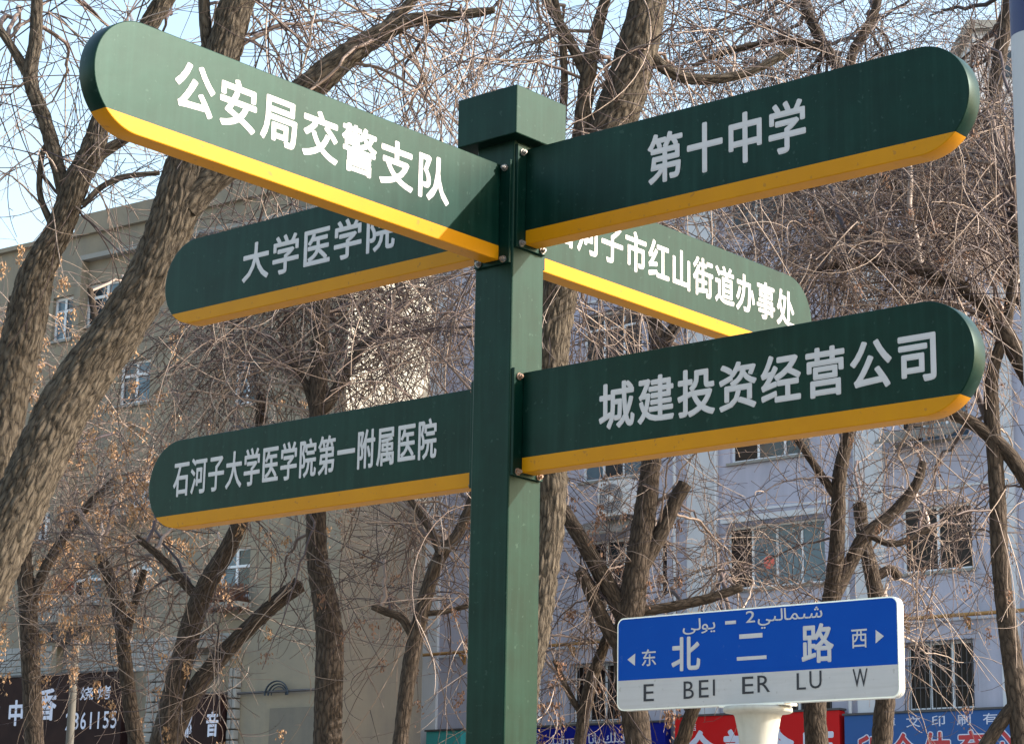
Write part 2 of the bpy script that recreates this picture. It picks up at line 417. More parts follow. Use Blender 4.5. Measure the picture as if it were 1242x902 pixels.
# ------------------------------------------------------------------ blue street name sign
SP = at(749, 750, 10.0)
sg = at(915, 880, 10.0)
w_s, h_s = 1.464, .418
TL = at(749, 750, 10.0)
ns = empty('street_name_sign', (float(TL[0] + A2[0] * w_s * .49), float(TL[1] + A2[1] * w_s * .49), .12), label='blue and white street name sign on a cream pedestal in front of the trees', cat='street sign')
X = A3; N = B3
def rrect(w, hh, r, n=6):
    pts = []
    for cx, cz, a0 in ((w - r, -r, 90), (w - r, -hh + r, 0), (r, -hh + r, -90), (r, -r, -180)):
        for i in range(n + 1):
            a = math.radians(a0 - 90 * i / n); pts.append((cx + r * math.cos(a), cz + r * math.sin(a)))
    return pts
def plate(pts, d0, d1, mats, name, parent):
    mb = MB(); k = len(pts)
    f = [TL + X * x + Z3 * z + N * d0 for x, z in pts]; bk = [TL + X * x + Z3 * z + N * d1 for x, z in pts]
    mb.add(f + bk, [tuple(range(k))[::-1], tuple(range(k, 2 * k))])
    mb.add(f + bk, [(i, (i + 1) % k, k + (i + 1) % k, k + i) for i in range(k)], 0, True)
    return mb.build(name, mats, parent)
panel = plate(rrect(w_s, h_s, .036), 0, -.019, ALU, 'front_panel', ns)
plate(rrect(w_s, h_s, .036), -.024, -.043, ALU, 'back_panel', ns)
mb = MB(); mb.box(TL + X * .02 - Z3 * (h_s - .02) - N * .0245, X * (w_s - .04), N * .006, Z3 * (h_s - .04)); mb.build('core', GRILL, ns)
zs = -.265 * 1.0
full = rrect(w_s - .012, h_s - .012, .031)
full = [(x + .006, z - .006) for x, z in full]
def clip(pts, zc, keep_above):
    out = []
    for i in range(len(pts)):
        p, q = pts[i], pts[(i + 1) % len(pts)]
        ip, iq = (p[1] > zc) == keep_above, (q[1] > zc) == keep_above
        if ip: out.append(p)
        if ip != iq:
            t = (zc - p[1]) / (q[1] - p[1]); out.append((p[0] + t * (q[0] - p[0]), zc))
    return out
def film(pts, m, name):
    mb = MB(); mb.add([TL + X * x + Z3 * z + N * .0012 for x, z in pts], [tuple(range(len(pts)))[::-1]]); return mb.build(name, m, panel)
zsp = -.283
film(clip(full, zsp, True), SBLUE, 'blue_field'); film(clip(full, zsp, False), SWHITE, 'white_field')
def spx(px, py):
    P = on_plane(px, py, TL, B2); return float(np.dot(P - TL, X)), float(P[2] - TL[2])
def sbox(l, t, r, bt):   # left-top and right-bottom in the photograph's pixels at the glyph's own slope
    x0, z1 = spx(l, t); x1, z0 = spx(r, bt); return x0, z0, x1, z1
mb = Glyphs()
def g(ch, l, t, r, bt, off=.02, em=None, m=0):
    glyph_into(mb, ch, TL, X, Z3, N, sbox(l, t, r, bt), off, m, thick=.003, em=em)
g('北', 815.5, 774, 849, 811, .028); g('路', 973, 758, 1011, 801, .028)
for l, t, r, bt in ((897, 769, 925, 772.5), (894, 796.5, 930, 798.5)):
    x0, z0, x1, z1 = sbox(l, t, r, bt)
    mb.box(TL + X * x0 + Z3 * z0 + N * .0014, X * (x1 - x0), N * .001, Z3 * (z1 - z0 if z1 - z0 > .012 else .014))
g('东', 779, 787.5, 796, 806.5, .012); g('西', 1033, 763.5, 1052, 784.5, .012)
for pts in (((761.5, 799.5), (771, 792), (770.5, 807)), ((1072.5, 771), (1062.5, 763.5), (1062.5, 780))):
    v = [TL + X * spx(*q)[0] + Z3 * spx(*q)[1] + N * .003 for q in pts]
    mb.add(v, [(0, 1, 2)])
# Arabic script line, glyph by glyph from left to right (as it stands on the sign)
def arab(seq, px0, px1, base, hpx, slope):
    ws = []
    for ch in seq:
        V, _ = glyph(ch, .006); ws.append(V[:, 0].max())
    x0, _ = spx(px0, base); x1, _ = spx(px1, base); tot = sum(ws); sc = (x1 - x0) / tot
    zb = spx(px0, base)[1]; hh = hpx
    x = x0
    for ch, wd in zip(seq, ws):
        V, Fs = glyph(ch, .006)
        P = V * [sc, hh]
        W = TL + np.outer(P[:, 0] + x, X) + np.outer(P[:, 1] + zb, Z3) + N * .003
        mb.add(W, Fs, 0); x += sc * wd
arab('\uFEF0\uFEDF\uFEEE\uFEF3', 828, 868, 765, .072, 0)
g('-', 880, 753, 893, 756, .03); g('2', 905, 741, 916, 754, .014)
arab('\uFEF2\uFBE9\uFEDF\uFE8E\uFEE4\uFBE9\uFEB7', 919, 998, 754, .072, 0)
mb.build('character', LETTER, panel)
mb = Glyphs()
for ch, l, t, r, bt in (('E', 781, 829.5, 793.5, 849.5), ('B', 829.5, 826, 842, 846.5), ('E', 848, 824.5, 860, 845), ('I', 865, 823.5, 867.5, 843), ('E', 900.5, 820.5, 914.5, 840.5), ('R', 919, 819, 934.5, 838.5),
                        ('L', 966.5, 816, 978, 835.5), ('U', 982, 813.5, 997, 834), ('W', 1034.5, 811, 1053, 832)):
    glyph_into(mb, ch, TL, X, Z3, N, sbox(l, t, r, bt), 0.0, 0, thick=.003)
mb.build('character', INK, panel)
# pedestal
cx = on_plane(916, 862, TL - N * .02, B2); cx = np.array([cx[0], cx[1], 0]) - N * .02
ztop = TL[2] - h_s
mb = MB(); mb.box(cx - X * .17 - N * .05 + Z3 * (ztop - .008), X * .34, N * .1, Z3 * .012); mb.build('top_bracket', ALU, ns, bevel=.002)
mb = MB()
mb.lathe((cx[0], cx[1], 0), [(0, ztop - .009), (.145, ztop - .009), (.15, ztop - .016), (.15, ztop - .028), (.142, ztop - .034), (.108, ztop - .038), (.100, ztop - .05), (.084, ztop - .13), (.074, ztop - .25), (.07, ztop - .4), (.07, .4), (.09, .3), (.13, .14), (.13, .12)], 48)
mb.build('pedestal', CREAM, ns)

# ------------------------------------------------------------------ pale lamp pole at the right edge
pl = at(1226.5, 45, 7.6)
lp = empty('lamp_pole', (float(pl[0]) + .085, 7.6, .12), label='pale grey street pole with navy blue top, cut by the right edge of the picture', cat='pole')
pc = (float(pl[0]) + .085, 7.6)
mb = MB(); mb.cyl((pc[0], pc[1], .12), (pc[0], pc[1], pl[2]), .085, n=40, cap=False); mb.build('pole_shaft', POLEW, lp)
mb = MB(); mb.cyl((pc[0], pc[1], pl[2]), (pc[0], pc[1], pl[2] + 3.2), .0853, n=40); mb.build('navy_sleeve', POLEB, lp)
mb = MB(); mb.cyl((pc[0], pc[1], .12), (pc[0], pc[1], .16), .16, n=32); mb.build('base_flange', POLEW, lp)

# ------------------------------------------------------------------ buildings
class Facade:
    def __init__(s, P, yaw_dir, N, root):
        s.P = np.array([P[0], P[1], 0.0]); s.X = np.array([*yaw_dir, 0]); s.N = np.array([*N, 0]); s.root = root
    def uz(s, px, py):
        q = on_plane(px, py, s.P, s.N); return float(np.dot(q - s.P, s.X)), float(q[2])
    def pt(s, u, z, d=0): return s.P + s.X * u + Z3 * z + s.N * d
    def rect(s, l, t, r, b):
        u0, z1 = s.uz(l, t); u1, _ = s.uz(r, t); _, z0 = s.uz(l, b); return [u0, z0, u1, z1]
    def wall(s, u0, u1, z0, z1, holes, m, depth=.22):
        us = sorted({u0, u1, *[h[0] for h in holes], *[h[2] for h in holes]}); zs = sorted({z0, z1, *[h[1] for h in holes], *[h[3] for h in holes]})
        mb = MB()
        for a, c in zip(us, us[1:]):
            for d, e in zip(zs, zs[1:]):
                mu, mz = (a + c) / 2, (d + e) / 2
                if any(h[0] < mu < h[2] and h[1] < mz < h[3] for h in holes): continue
                mb.add([s.pt(a, d), s.pt(c, d), s.pt(c, e), s.pt(a, e)], [(0, 1, 2, 3)])
        for h in holes:
            a, d, c, e = h
            f = [s.pt(a, d), s.pt(c, d), s.pt(c, e), s.pt(a, e)]; k = [s.pt(a, d, -depth), s.pt(c, d, -depth), s.pt(c, e, -depth), s.pt(a, e, -depth)]
            mb.add(f + k, [(i, (i + 1) % 4, 4 + (i + 1) % 4, 4 + i) for i in range(4)])
        return mb.build('wall', m, s.root)
    def bx(s, mb, u0, z0, u1, z1, d0, d1, m=0):
        mb.box(s.pt(u0, z0, d0), s.X * (u1 - u0), s.N * (d1 - d0), Z3 * (z1 - z0), m)
    def window(s, rc, n=3, transom=None, glass=None, grille=False, sill=True, name='window', fr=.06):
        u0, z0, u1, z1 = rc
        mb = MB(); d0, d1 = -.17, -.11
        for a, c in ((z0, z0 + fr), (z1 - fr, z1)): s.bx(mb, u0, a, u1, c, d0, d1)
        wd = (u1 - u0) / n
        edges = [u0 + i * wd for i in range(n + 1)]
        for i, e in enumerate(edges):
            a = e - (fr / 2 if 0 < i < n else (0 if i == 0 else fr)); 
            s.bx(mb, a, z0 + fr, a + fr, z1 - fr, d0, d1)
        zt = None
        if transom:
            zt = z0 + (z1 - z0) * transom
            for i in range(n): s.bx(mb, edges[i] + fr * (.5 if i else 1), zt - fr / 2, edges[i + 1] - fr * (.5 if i < n - 1 else 1), zt + fr / 2, d0, d1)
        fo = mb.build(name, FRAME, s.root)
        gl = glass or [GLASS] * n
        for i in range(n):
            zz = [(z0 + fr, z1 - fr)] if not zt else [(z0 + fr, zt - fr / 2), (zt + fr / 2, z1 - fr)]
            for a, c in zz:
                p = MB(); s.bx(p, edges[i] + fr * .5, a - .01, edges[i + 1] - fr * .5, c + .01, -.150, -.140); p.build('pane', gl[i % len(gl)], fo)
        back = MB(); s.bx(back, u0 - .01, z0 - .01, u1 + .01, z1 + .01, -.26, -.23); back.build('dark_room', DARKG, fo)
        if sill:
            p = MB(); s.bx(p, u0 - .08, z0 - .07, u1 + .08, z0 - .004, -.05, .07); p.build('sill', CONC, fo)
        if grille:
            p = MB(); k = int((u1 - u0) / .13)
            for i in range(k + 1):
                x = u0 + (u1 - u0) * i / k; p.cyl(s.pt(x, z0 - .03, .06), s.pt(x, z1 + .03, .06), .011, n=5, cap=False)
            for f_ in (0, .33, .66, 1):
                zz = z0 + (z1 - z0) * f_; s.bx(p, u0 - .05, zz - .013, u1 + .05, zz + .013, .045, .058)
            p.build('security_grille', GRILL, fo, kind='stuff')
        return fo

# ---- right building
P0 = at(520, 900, 60.0)[:2]
rb = empty('apartment_block', (float(P0[0]), float(P0[1]), 0), label='pale blue white apartment block with ground floor shops, right behind the trees', cat='building')
R_ = Facade(P0, A2, B2, rb)
_, ztopR = R_.uz(1200, 165)
FH = 3.05
ref = [R_.rect(694, 806, 752, 876), R_.rect(884, 792, 1008, 868), R_.rect(1098, 780, 1180, 862)]
w2 = [R_.rect(713, 657, 776, 742), R_.rect(881, 640, 1000, 716), R_.rect(1092, 617, 1178, 696)]
w3 = [R_.rect(706, 512, 778, 585), R_.rect(885, 480, 981, 562), [w2[2][0], w2[2][1] + FH, w2[2][2], w2[2][3] + FH]]
slot = R_.rect(798, 650, 809, 722)
rows = [ref, w2, w3]
for k in (1, 2):
    rows.append([[q[0], w3[1][1] + FH * k, q[2], w3[1][1] + FH * k + 1.5] for q in w3])
uL = -.05; uR = 34
for rw in rows:   # continue the pattern beyond the frame
    q = rw[2]; rw.append([q[0] + 4.6, q[1], q[2] + 4.8, q[3]]); rw.append([q[0] + 9.4, q[1], q[2] + 9.4, q[3]])
holes = [q for rw in rows for q in rw] + [slot]
z1top = min(ztopR, 19.5)
R_.wall(uL, uR, .0, z1top, holes, WALL_R)
mb = MB(); DEP = 11
mb.box(R_.pt(uL, 0, -.3), R_.X * (uR - uL), -R_.N * DEP, Z3 * (z1top - .02)); mb.build('rear_block', WALL_R, rb)
mb = MB(); mb.add([R_.pt(uR, 0), R_.pt(uR, 0, -.3), R_.pt(uR, z1top, -.3), R_.pt(uR, z1top)], [(0, 1, 2, 3)]); mb.add([R_.pt(uL, 0), R_.pt(uL, 0, -.3), R_.pt(uL, z1top, -.3), R_.pt(uL, z1top)], [(3, 2, 1, 0)]); mb.build('end_wall', WALL_R, rb)
mb = MB(); R_.bx(mb, uL - .3, z1top, uR + .3, z1top + .35, -DEP - .4, .35); mb.build('roof', CONC, rb)
gls = [[DARKG, CURT, CURT, CURT], [GLASS, GLASS], [CURT, GLASS, CURT], [DARKG, GLASS, GLASS]]
for ri, rw in enumerate(rows):
    for ci, q in enumerate(rw):
        if ri == 0: R_.window(q, 3, None, [DARKG], grille=True)
        elif ri == 1 and ci == 1: wR = R_.window(q, 4, None, [DARKG, CURT, CURT, CURT])
        elif ri == 1 and ci == 2: R_.window(q, 2, None, [DARKG])
        else: R_.window(q, 3, .7 if (ri + ci) % 2 else None, gls[(ri * 3 + ci) % 4])
R_.window(slot, 1, None, [DARKG], sill=False)
u, z = R_.uz(929, 681); mb = MB(); mb.cyl(R_.pt(u, z, -.138), R_.pt(u, z, -.134), .16, n=24); mb.build('red_paper_disc', mat('red_paper', (.75, .16, .12), .7), rb)
# pilasters
for l, r in ((836, 872), (1040, 1076), (455 + 60, 535), (1214, 1236)):
    a = R_.uz(l, 700)[0]; c = R_.uz(r, 700)[0]
    mb = MB(); R_.bx(mb, a, 0.02, c, z1top - .01, .003, .10); mb.build('pilaster', PIL, rb)
for px in (822, 872, 1032, 660):
    a = R_.uz(px, 700)[0]; mb = MB(); mb.cyl(R_.pt(a, 5.6, .14), R_.pt(a, z1top - .1, .14), .045, n=10); mb.build('downpipe', PIL, rb)
# floor line bands
for k in range(4):
    z = w2[1][3] + .35 + FH * k - FH
    mb = MB(); 
    segs = sorted([(R_.uz(l, 700)[0], R_.uz(r, 700)[0]) for l, r in ((836, 872), (1040, 1076), (515, 535), (1214, 1236))])
    x = uL
    for a, c in segs + [(uR, uR)]:
        if a > x: R_.bx(mb, x, z, a - .005, z + .06, .002, .03)
        x = c + .005
    mb.build('floor_band', PIL, rb)
# gas pipe with brackets
ua, za = R_.uz(535, 794); ub, zb2 = R_.uz(1242, 742)
zp = (za + zb2) / 2
mb = MB(); mb.cyl(R_.pt(ua - .6, zp, .3), R_.pt(uR, zp, .3), .045, n=10); gp = mb.build('gas_pipe', RUSTP, rb)
for px in (568, 700, 880, 1106, 1180):
    a = R_.uz(px, 780)[0]; mb = MB(); R_.bx(mb, a - .025, zp - .32, a + .025, zp - .05, .11, .16); R_.bx(mb, a - .025, zp - .10, a + .025, zp - .05, .16, .36)
    mb.cyl(R_.pt(a, zp - .30, .15), R_.pt(a, zp - .09, .33), .02, n=6); mb.build('pipe_bracket', RUSTP, gp)
# awnings
for l, t, r, bt in ((712, 637, 773, 655), (1076, 527, 1172, 544), (884, 630, 1001, 637)):
    q = R_.rect(l, t, r, bt); mb = MB()
    a, c = R_.pt(q[0], q[3], .12), R_.pt(q[2], q[3], .12); d, e = R_.pt(q[0], q[1], .62), R_.pt(q[2], q[1], .62)
    if bt - t < 10: R_.bx(mb, q[0] - .05, q[1], q[2] + .05, q[3], .1, .3)
    else:
        o = Z3 * .04; mb.add([a, c, e, d, a + o, c + o, e + o, d + o], [(3, 2, 1, 0), (4, 5, 6, 7), (0, 1, 5, 4), (1, 2, 6, 5), (2, 3, 7, 6), (3, 0, 4, 7)])
    mb.build('window_awning', AWN if bt - t > 10 else PIL, rb)
# aircon
def aircon(l, t, r, bt, label):
    q = R_.rect(l, t, r, bt); o = R_.pt(q[0], q[1], .1)
    e = empty('air_conditioner', tuple(float(c) for c in o), label=label, cat='air conditioner')
    mb = MB(); R_.bx(mb, q[0], q[1], q[2], q[3], .12, .45); mb.build('casing', ACW, e, bevel=.01)
    cu = q[0] + (q[2] - q[0]) * .42; cz = (q[1] + q[3]) / 2; rr = (q[3] - q[1]) * .42
    mb = MB(); mb.cyl(R_.pt(cu, cz, .452), R_.pt(cu, cz, .462), rr, n=28); mb.build('fan_opening', ACD, e)
    mb = MB(); mb.cyl(R_.pt(cu, cz, .464), R_.pt(cu, cz, .485), rr * .3, n=16)
    mb.build('fan_hub', ACW, e)
    mb = MB()
    for i in range(1, 6):
        ri = rr * (i / 6 + .1)
        for k in range(24):
            a0, a1 = 2 * math.pi * k / 24, 2 * math.pi * (k + 1) / 24
            mb.cyl(R_.pt(cu + ri * math.cos(a0), cz + ri * math.sin(a0), .475), R_.pt(cu + ri * math.cos(a1), cz + ri * math.sin(a1), .475), .004, n=4, cap=False)
    mb.build('fan_guard', ACW, e)
    for a in (q[0] + .1, q[2] - .14):
        mb = MB(); R_.bx(mb, a, q[1] - .05, a + .04, q[1] - .003, .02, .45); mb.build('bracket', GRILL, e)
aircon(738, 588, 776, 630, 'white air conditioner on the blue white wall beside the green post, under a window')

# shop signs on right building (things of their own, hung on the wall)
def sign_box(name, l, t, r, m, label, cat='shop sign', hgt=1.5, d=(.14, .40), FC=None):
    FC = FC or R_
    u0, z1 = FC.uz(l, t); u1, _ = FC.uz(r, t)
    e = empty(name, tuple(float(c) for c in FC.pt(u0, z1 - hgt, .1)), label=label, cat=cat)
    mb = MB(); FC.bx(mb, u0, z1 - hgt, u1, z1, d[0], d[1]); fo = mb.build('sign_face', m, e, bevel=.01)
    mb = MB()
    FC.bx(mb, u0 - .04, z1 + .002, u1 + .04, z1 + .05, d[0], d[1] + .03); mb.build('top_trim', GRILL, e)
    return e, u0, u1, z1, FC.pt(0, 0, d[1])
e, u0, u1, z1, O = sign_box('red_shop_sign', 830, 871, 1029, RED, 'red shop sign with large white characters below the street name sign')
mb = Glyphs(); wd = u1 - u0
row(mb, '年老店', O, R_.X, Z3, R_.N, u0 + wd * .03, u0 + wd * .14, z1 - .35, z1 - .16, .012, thick=.004)
row(mb, '金美食店', O, R_.X, Z3, R_.N, u0 + wd * .04, u0 + wd * .99, z1 - 1.45, z1 - .33, .035, thick=.004, gap=.16)
mb.build('character', SLETTER, e)
e, u0, u1, z1, O = sign_box('blue_shop_sign', 1035, 869, 1260, BBLUE, 'mid blue shop sign with white line above red outlined characters at right')
wd = u1 - u0; mb = Glyphs()
row(mb, '博文印刷有限', O, R_.X, Z3, R_.N, u0 + wd * .18, u0 + wd * 1.0, z1 - .33, z1 - .07, .008, thick=.004, gap=.4)
row(mb, '印会体育心', O, R_.X, Z3, R_.N, u0 + wd * .05, u0 + wd * .97, z1 - 1.38, z1 - .42, .055, thick=.003, gap=.2)
mb.build('character', SLETTER, e)
mb = Glyphs(); row(mb, '印会体育心', O, R_.X, Z3, R_.N, u0 + wd * .05, u0 + wd * .97, z1 - 1.38, z1 - .42, .022, thick=.008, gap=.2); mb.build('character', RLETTER, e)
e, u0, u1, z1, O = sign_box('navy_shop_sign', 645, 884, 818, NAVY, 'navy blue shop sign with Arabic script and two round emblems right of the post')
wd = u1 - u0; mb = Glyphs()
x = u0 + wd * .16
for ch in 'ﻰﻠﻴﻘﻳﺮﻤﻣ ﺎﻧﺎﺑ ﻚﻠﻴﻠﯨﺰﻫﺰﻣ ﮥﺳ':
    if ch == ' ': x += .09; continue
    V, Fs = glyph(ch, .012); sc = .34; W = O + np.outer(V[:, 0] * sc + x, R_.X) + np.outer(V[:, 1] * sc + z1 - .45, Z3) + R_.N * .004
    mb.add(W, Fs, 0); x += sc * V[:, 0].max() if len(V) else .1
    if x > u0 + wd * .72: break
for f in (.08, .80):
    c = u0 + wd * f
    for k, (rr, dz) in enumerate(((.26, 0), (.2, .05), (.13, .1))):
        pts = [(c + rr * math.cos(a), z1 - .27 + dz + .07 * math.sin(a)) for a in np.linspace(0, 2 * math.pi, 24, endpoint=False)]
        ins = [(c + (rr - .025) * math.cos(a), z1 - .27 + dz + .05 * math.sin(a)) for a in np.linspace(0, 2 * math.pi, 24, endpoint=False)]
        V = [O + R_.X * a + Z3 * q + R_.N * .004 for a, q in pts + ins]
        mb.add(V, [(i, (i + 1) % 24, 24 + (i + 1) % 24, 24 + i) for i in range(24)])
    for dx in (-.04, .04): R_.bx(mb, c + dx - .015, z1 - .55, c + dx + .015, z1 - .43, .401, .406)
mb.build('character', SLETTER, e)
e, u0, u1, z1, O = sign_box('teal_shop_sign', 529, 888, 571, TEAL, 'small teal shop sign left of the green post at the foot of the wall', hgt=1.2)

# ---- left building (beige), closer, turned a little more to the viewer
yawL = math.radians(36)
XL = np.array([math.cos(yawL), -math.sin(yawL)]); NL = np.array([-math.sin(yawL), -math.cos(yawL)])
PL = at(405, 900, 50.0)[:2]
lb = empty('beige_building', (float(PL[0]), float(PL[1]), 0), label='old beige rendered apartment building with balconies at the left, cream end wall', cat='building')
L_ = Facade(PL, XL, NL, lb)
ztL = L_.uz(184, 268)[1]
zstep_u = L_.uz(93, 300)[0]
winL = dict(top1=L_.rect(104, 346, 152, 396), top0=L_.rect(65, 362, 89, 414), r4a=L_.rect(145, 440, 183, 492), r4b=L_.rect(284, 432, 314, 492), r3a=L_.rect(158, 572, 186, 616),
            r3b=L_.rect(45, 620, 61, 656), r2a=L_.rect(86, 690, 124, 733), r2b=L_.rect(156, 680, 185, 717), r2c=L_.rect(266, 665, 304, 726), r2d=L_.rect(46, 733, 60, 762), top3=L_.rect(284, 318, 316, 366), r3c=L_.rect(284, 548, 314, 606), far=L_.rect(-40, 380, -12, 420), far2=L_.rect(-40, 500, -12, 545))
L0 = -34
L_.wall(L0, 0, 0, ztL, list(winL.values()), WALL_L)
DL = 3.15
for za_, zb_, m_ in ((0, 10.6, ENDLOW), (10.6, ztL, CREAMW)):  # lower part coloured darker for the shadow of the right block, cream above
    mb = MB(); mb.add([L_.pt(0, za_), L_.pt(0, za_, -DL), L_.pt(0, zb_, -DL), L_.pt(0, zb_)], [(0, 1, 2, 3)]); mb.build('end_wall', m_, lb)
mb = MB(); mb.box(L_.pt(L0, 0, -.3), L_.X * (-L0 - .02), -L_.N * (DL - .3), Z3 * (ztL - .02)); mb.build('rear_block', WALL_L, lb)
mb = MB(); L_.bx(mb, zstep_u, ztL, .15, ztL + .55, -DL - .1, .12); mb.build('parapet', WALL_L, lb)
mb = MB(); L_.bx(mb, L0, ztL, zstep_u - .01, ztL + .12, -DL - .1, .12); mb.build('parapet', WALL_L, lb)
mb = MB(); L_.bx(mb, zstep_u + .4, ztL - .75, 0, ztL - .62, .003, .22); mb.build('cornice', CONC, lb)
def ubox(l, r, y=400): return L_.uz(l, y)[0], L_.uz(r, y)[0]
a, c = ubox(97, 103); mb = MB(); L_.bx(mb, a, 3, c, ztL - .77, .003, .25); mb.build('pilaster', WALL_L, lb)
for k, q in winL.items():
    n = 3 if q[2] - q[0] > 1.6 else 2
    L_.window(q, n, .68 if 'r2c' not in k else .62, [CURT, GLASS, CURT] if k in ('top0', 'r2c', 'r4b') else [GLASS, CURT, GLASS], fr=.075)
q = winL['r2a']; qb = L_.rect(63, 730, 116, 757)
bal = MB(); L_.bx(bal, qb[0], qb[1] - .12, qb[2], qb[1], .01, 1.0); bo = bal.build('balcony', CONC, lb)
p = MB()
k = 18
for i in range(k + 1):
    x = qb[0] + (qb[2] - qb[0]) * i / k; L_.bx(p, x - .035, qb[1] + .01, x + .035, qb[3], .93, .97)
for i in range(9):
    for uu in (qb[0], qb[2]): L_.bx(p, uu - .02, qb[1] + .01, uu + .02, qb[3], .05 + .1 * i, .08 + .1 * i)
p.build('railing', BRICKW, bo, kind='stuff')
p = MB(); L_.bx(p, qb[0] - .05, qb[3] + .003, qb[2] + .05, qb[3] + .07, .9, 1.0); p.build('handrail', GRILL, bo)
p = MB(); L_.bx(p, qb[0] + .75, qb[1] - .55, qb[0] + .9, qb[1] - .125, .02, .8); L_.bx(p, qb[2] - .6, qb[1] - .55, qb[2] - .45, qb[1] - .125, .02, .8); p.build('corbel', GRILL, bo)
u, z = L_.uz(98, 728); pt_ = empty('flower_pot', tuple(float(v) for v in L_.pt(u, qb[1], .6)), label='red flower pot standing on the balcony of the beige building', cat='flower pot')
p = MB(); p.lathe(L_.pt(u, qb[1] + .5, .6), [(0, 0), (.2, 0), (.28, .45), (.3, .5), (.26, .5), (.24, .42), (0, .42)], 14); p.build('pot', POT, pt_)
p = MB(); p.box(L_.pt(u - .3, qb[1], .45), L_.X * .6, L_.N * .3, Z3 * .5); p.build('stand', GRILL, pt_)
q = L_.rect(262, 727, 306, 741); p = MB(); L_.bx(p, q[0], q[1], q[2], q[3] - .15, .02, .5); po = p.build('window_planter', CONC, lb)
p = MB()
for i in range(260):
    x = random.uniform(q[0], q[2]); d = random.uniform(.1, .6); z = q[3] - .15; hh = random.uniform(.1, .45); s_ = random.uniform(-.15, .15)
    A_ = L_.pt(x, z, d); B_ = L_.pt(x + s_, z + hh * random.choice((1, 1, -.6)), d + .1); p.add([A_, A_ + L_.X * .03, B_ + L_.X * .05, B_], [(0, 1, 2, 3)])
p.build('dry_plants', SHRUB, po, kind='stuff')
q = L_.rect(132, 628, 190, 634); p = MB(); L_.bx(p, q[0], q[1], q[2], q[3], .02, .7); p.build('canopy_ledge', CONC, lb)
q = L_.rect(236, 785, 292, 792); p = MB(); L_.bx(p, q[0], q[1], q[2], q[3], .02, .9); p.build('canopy_ledge', AWN, lb)
# lower storey: pale tile band and blockwork
q = L_.rect(0, 806, 160, 824); p = MB()
zb_ = q[1]; rowh = .16
x0_, x1_ = L_.uz(-60, 806)[0], L_.uz(292, 806)[0]
tile_me = None
cnt = 0
for rr in range(5):
    x = x0_ + (rr % 2) * .2
    while x < x1_ - .42:
        if tile_me is None:
            tm = MB(); L_.bx(tm, x, zb_ + rr * rowh, x + .38, zb_ + rr * rowh + .14, .004, .035)
            to = tm.build('tile', GLAZE, lb); tile_me = to.data; tx, tz = x, zb_ + rr * rowh
        elif cnt < 290:
            o2 = bpy.data.objects.new('tile', tile_me); S.collection.objects.link(o2); o2.parent = lb
            o2.location = tuple(float(v) for v in (L_.X * (x - tx) + Z3 * (zb_ + rr * rowh - tz)))
        cnt += 1; x += .4
for l, r in ((183, 206), (283, 293)):
    a, c = ubox(l, r, 850); zt_ = zb_ - .05
    first = None
    for rr in range(18):
        for kk in range(2):
            ww = (c - a) / 2; x = a + kk * ww; z = zt_ - (rr + 1) * .24
            if first is None:
                tm = MB(); L_.bx(tm, x, z, x + ww - .03, z + .21, .004, .20); to = tm.build('block', BRICKW, lb, bevel=.02); first = (to, x, z)
            else:
                o2 = first[0].copy(); S.collection.objects.link(o2); o2.location = tuple(float(v) for v in (L_.X * (x - first[1]) + Z3 * (z - first[2]) + L_.N * random.uniform(-.02, .02)))
# rendered plinth on the end-side wall, pipe
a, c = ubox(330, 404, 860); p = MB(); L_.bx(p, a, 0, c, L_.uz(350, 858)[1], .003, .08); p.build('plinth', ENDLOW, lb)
p = MB(); p.cyl(L_.pt(L_.uz(292, 841)[0], L_.uz(292, 841)[1], .12), L_.pt(-.1, L_.uz(292, 841)[1], .12), .03, n=8); p.build('wall_cable', GRILL, lb)
u, z = L_.uz(341, 843); p = MB()
for i in range(5):
    rr = .22 + .035 * i + .03 * (i % 2)
    for k in range(14):
        a0, a1 = math.pi * k / 14, math.pi * (k + 1) / 14
        p.cyl(L_.pt(u + rr * math.cos(a0), z + rr * math.sin(a0) * .9, .1 + .02 * i), L_.pt(u + rr * math.cos(a1), z + rr * math.sin(a1) * .9, .1 + .02 * i), .014, n=5, cap=False)
p.build('cable_coil', mat('blue_hose', (.02, .035, .055), .7), lb)
e, u0, u1, z1, O = sign_box('brown_shop_sign', -70, 829, 164, BROWN, 'dark brown shop sign with white characters and a phone number, far left', hgt=2.2, FC=L_)
def lrow(mb, text, l, t, r, bt, off, gap=.1):
    a, zt_ = L_.uz(l, t); c, _ = L_.uz(r, t); _, zb3 = L_.uz(l, bt); row(mb, text, O, L_.X, Z3, L_.N, a, c, zb3, zt_, off, thick=.006, gap=gap)
mb = Glyphs(); lrow(mb, '特', -8, 845, 17, 886, .03); lrow(mb, '中', 24, 850, 46, 882, .03); lrow(mb, '香', 57, 836, 86, 876, .03)
lrow(mb, '烧烤', 110, 834, 152, 851, .015, .2)
a, zt_ = L_.uz(94, 866); c, _ = L_.uz(158, 866); _, zb3 = L_.uz(94, 886)
for i, ch in enumerate('2361155'):
    ww = (c - a) / 7; k_ = ww * .25 if ch == '1' else 0
    glyph_into(mb, ch, O, L_.X, Z3, L_.N, (a + i * ww + .03 + k_, zb3, a + (i + 1) * ww - .05 - k_, zt_), .03, thick=.006)
mb.build('character', SLETTER, e)
e, u0, u1, z1, O = sign_box('brown_shop_sign', 208, 846, 281, BROWN, 'narrow dark sign between two pale blockwork piers, two white characters', hgt=2.0, FC=L_)
mb = Glyphs(); lrow(mb, '部', 233, 866, 249, 896, .03); lrow(mb, '音', 264, 864, 281, 895, .03); mb.build('character', SLETTER, e)
u_ = at(92, 781, 30.0)
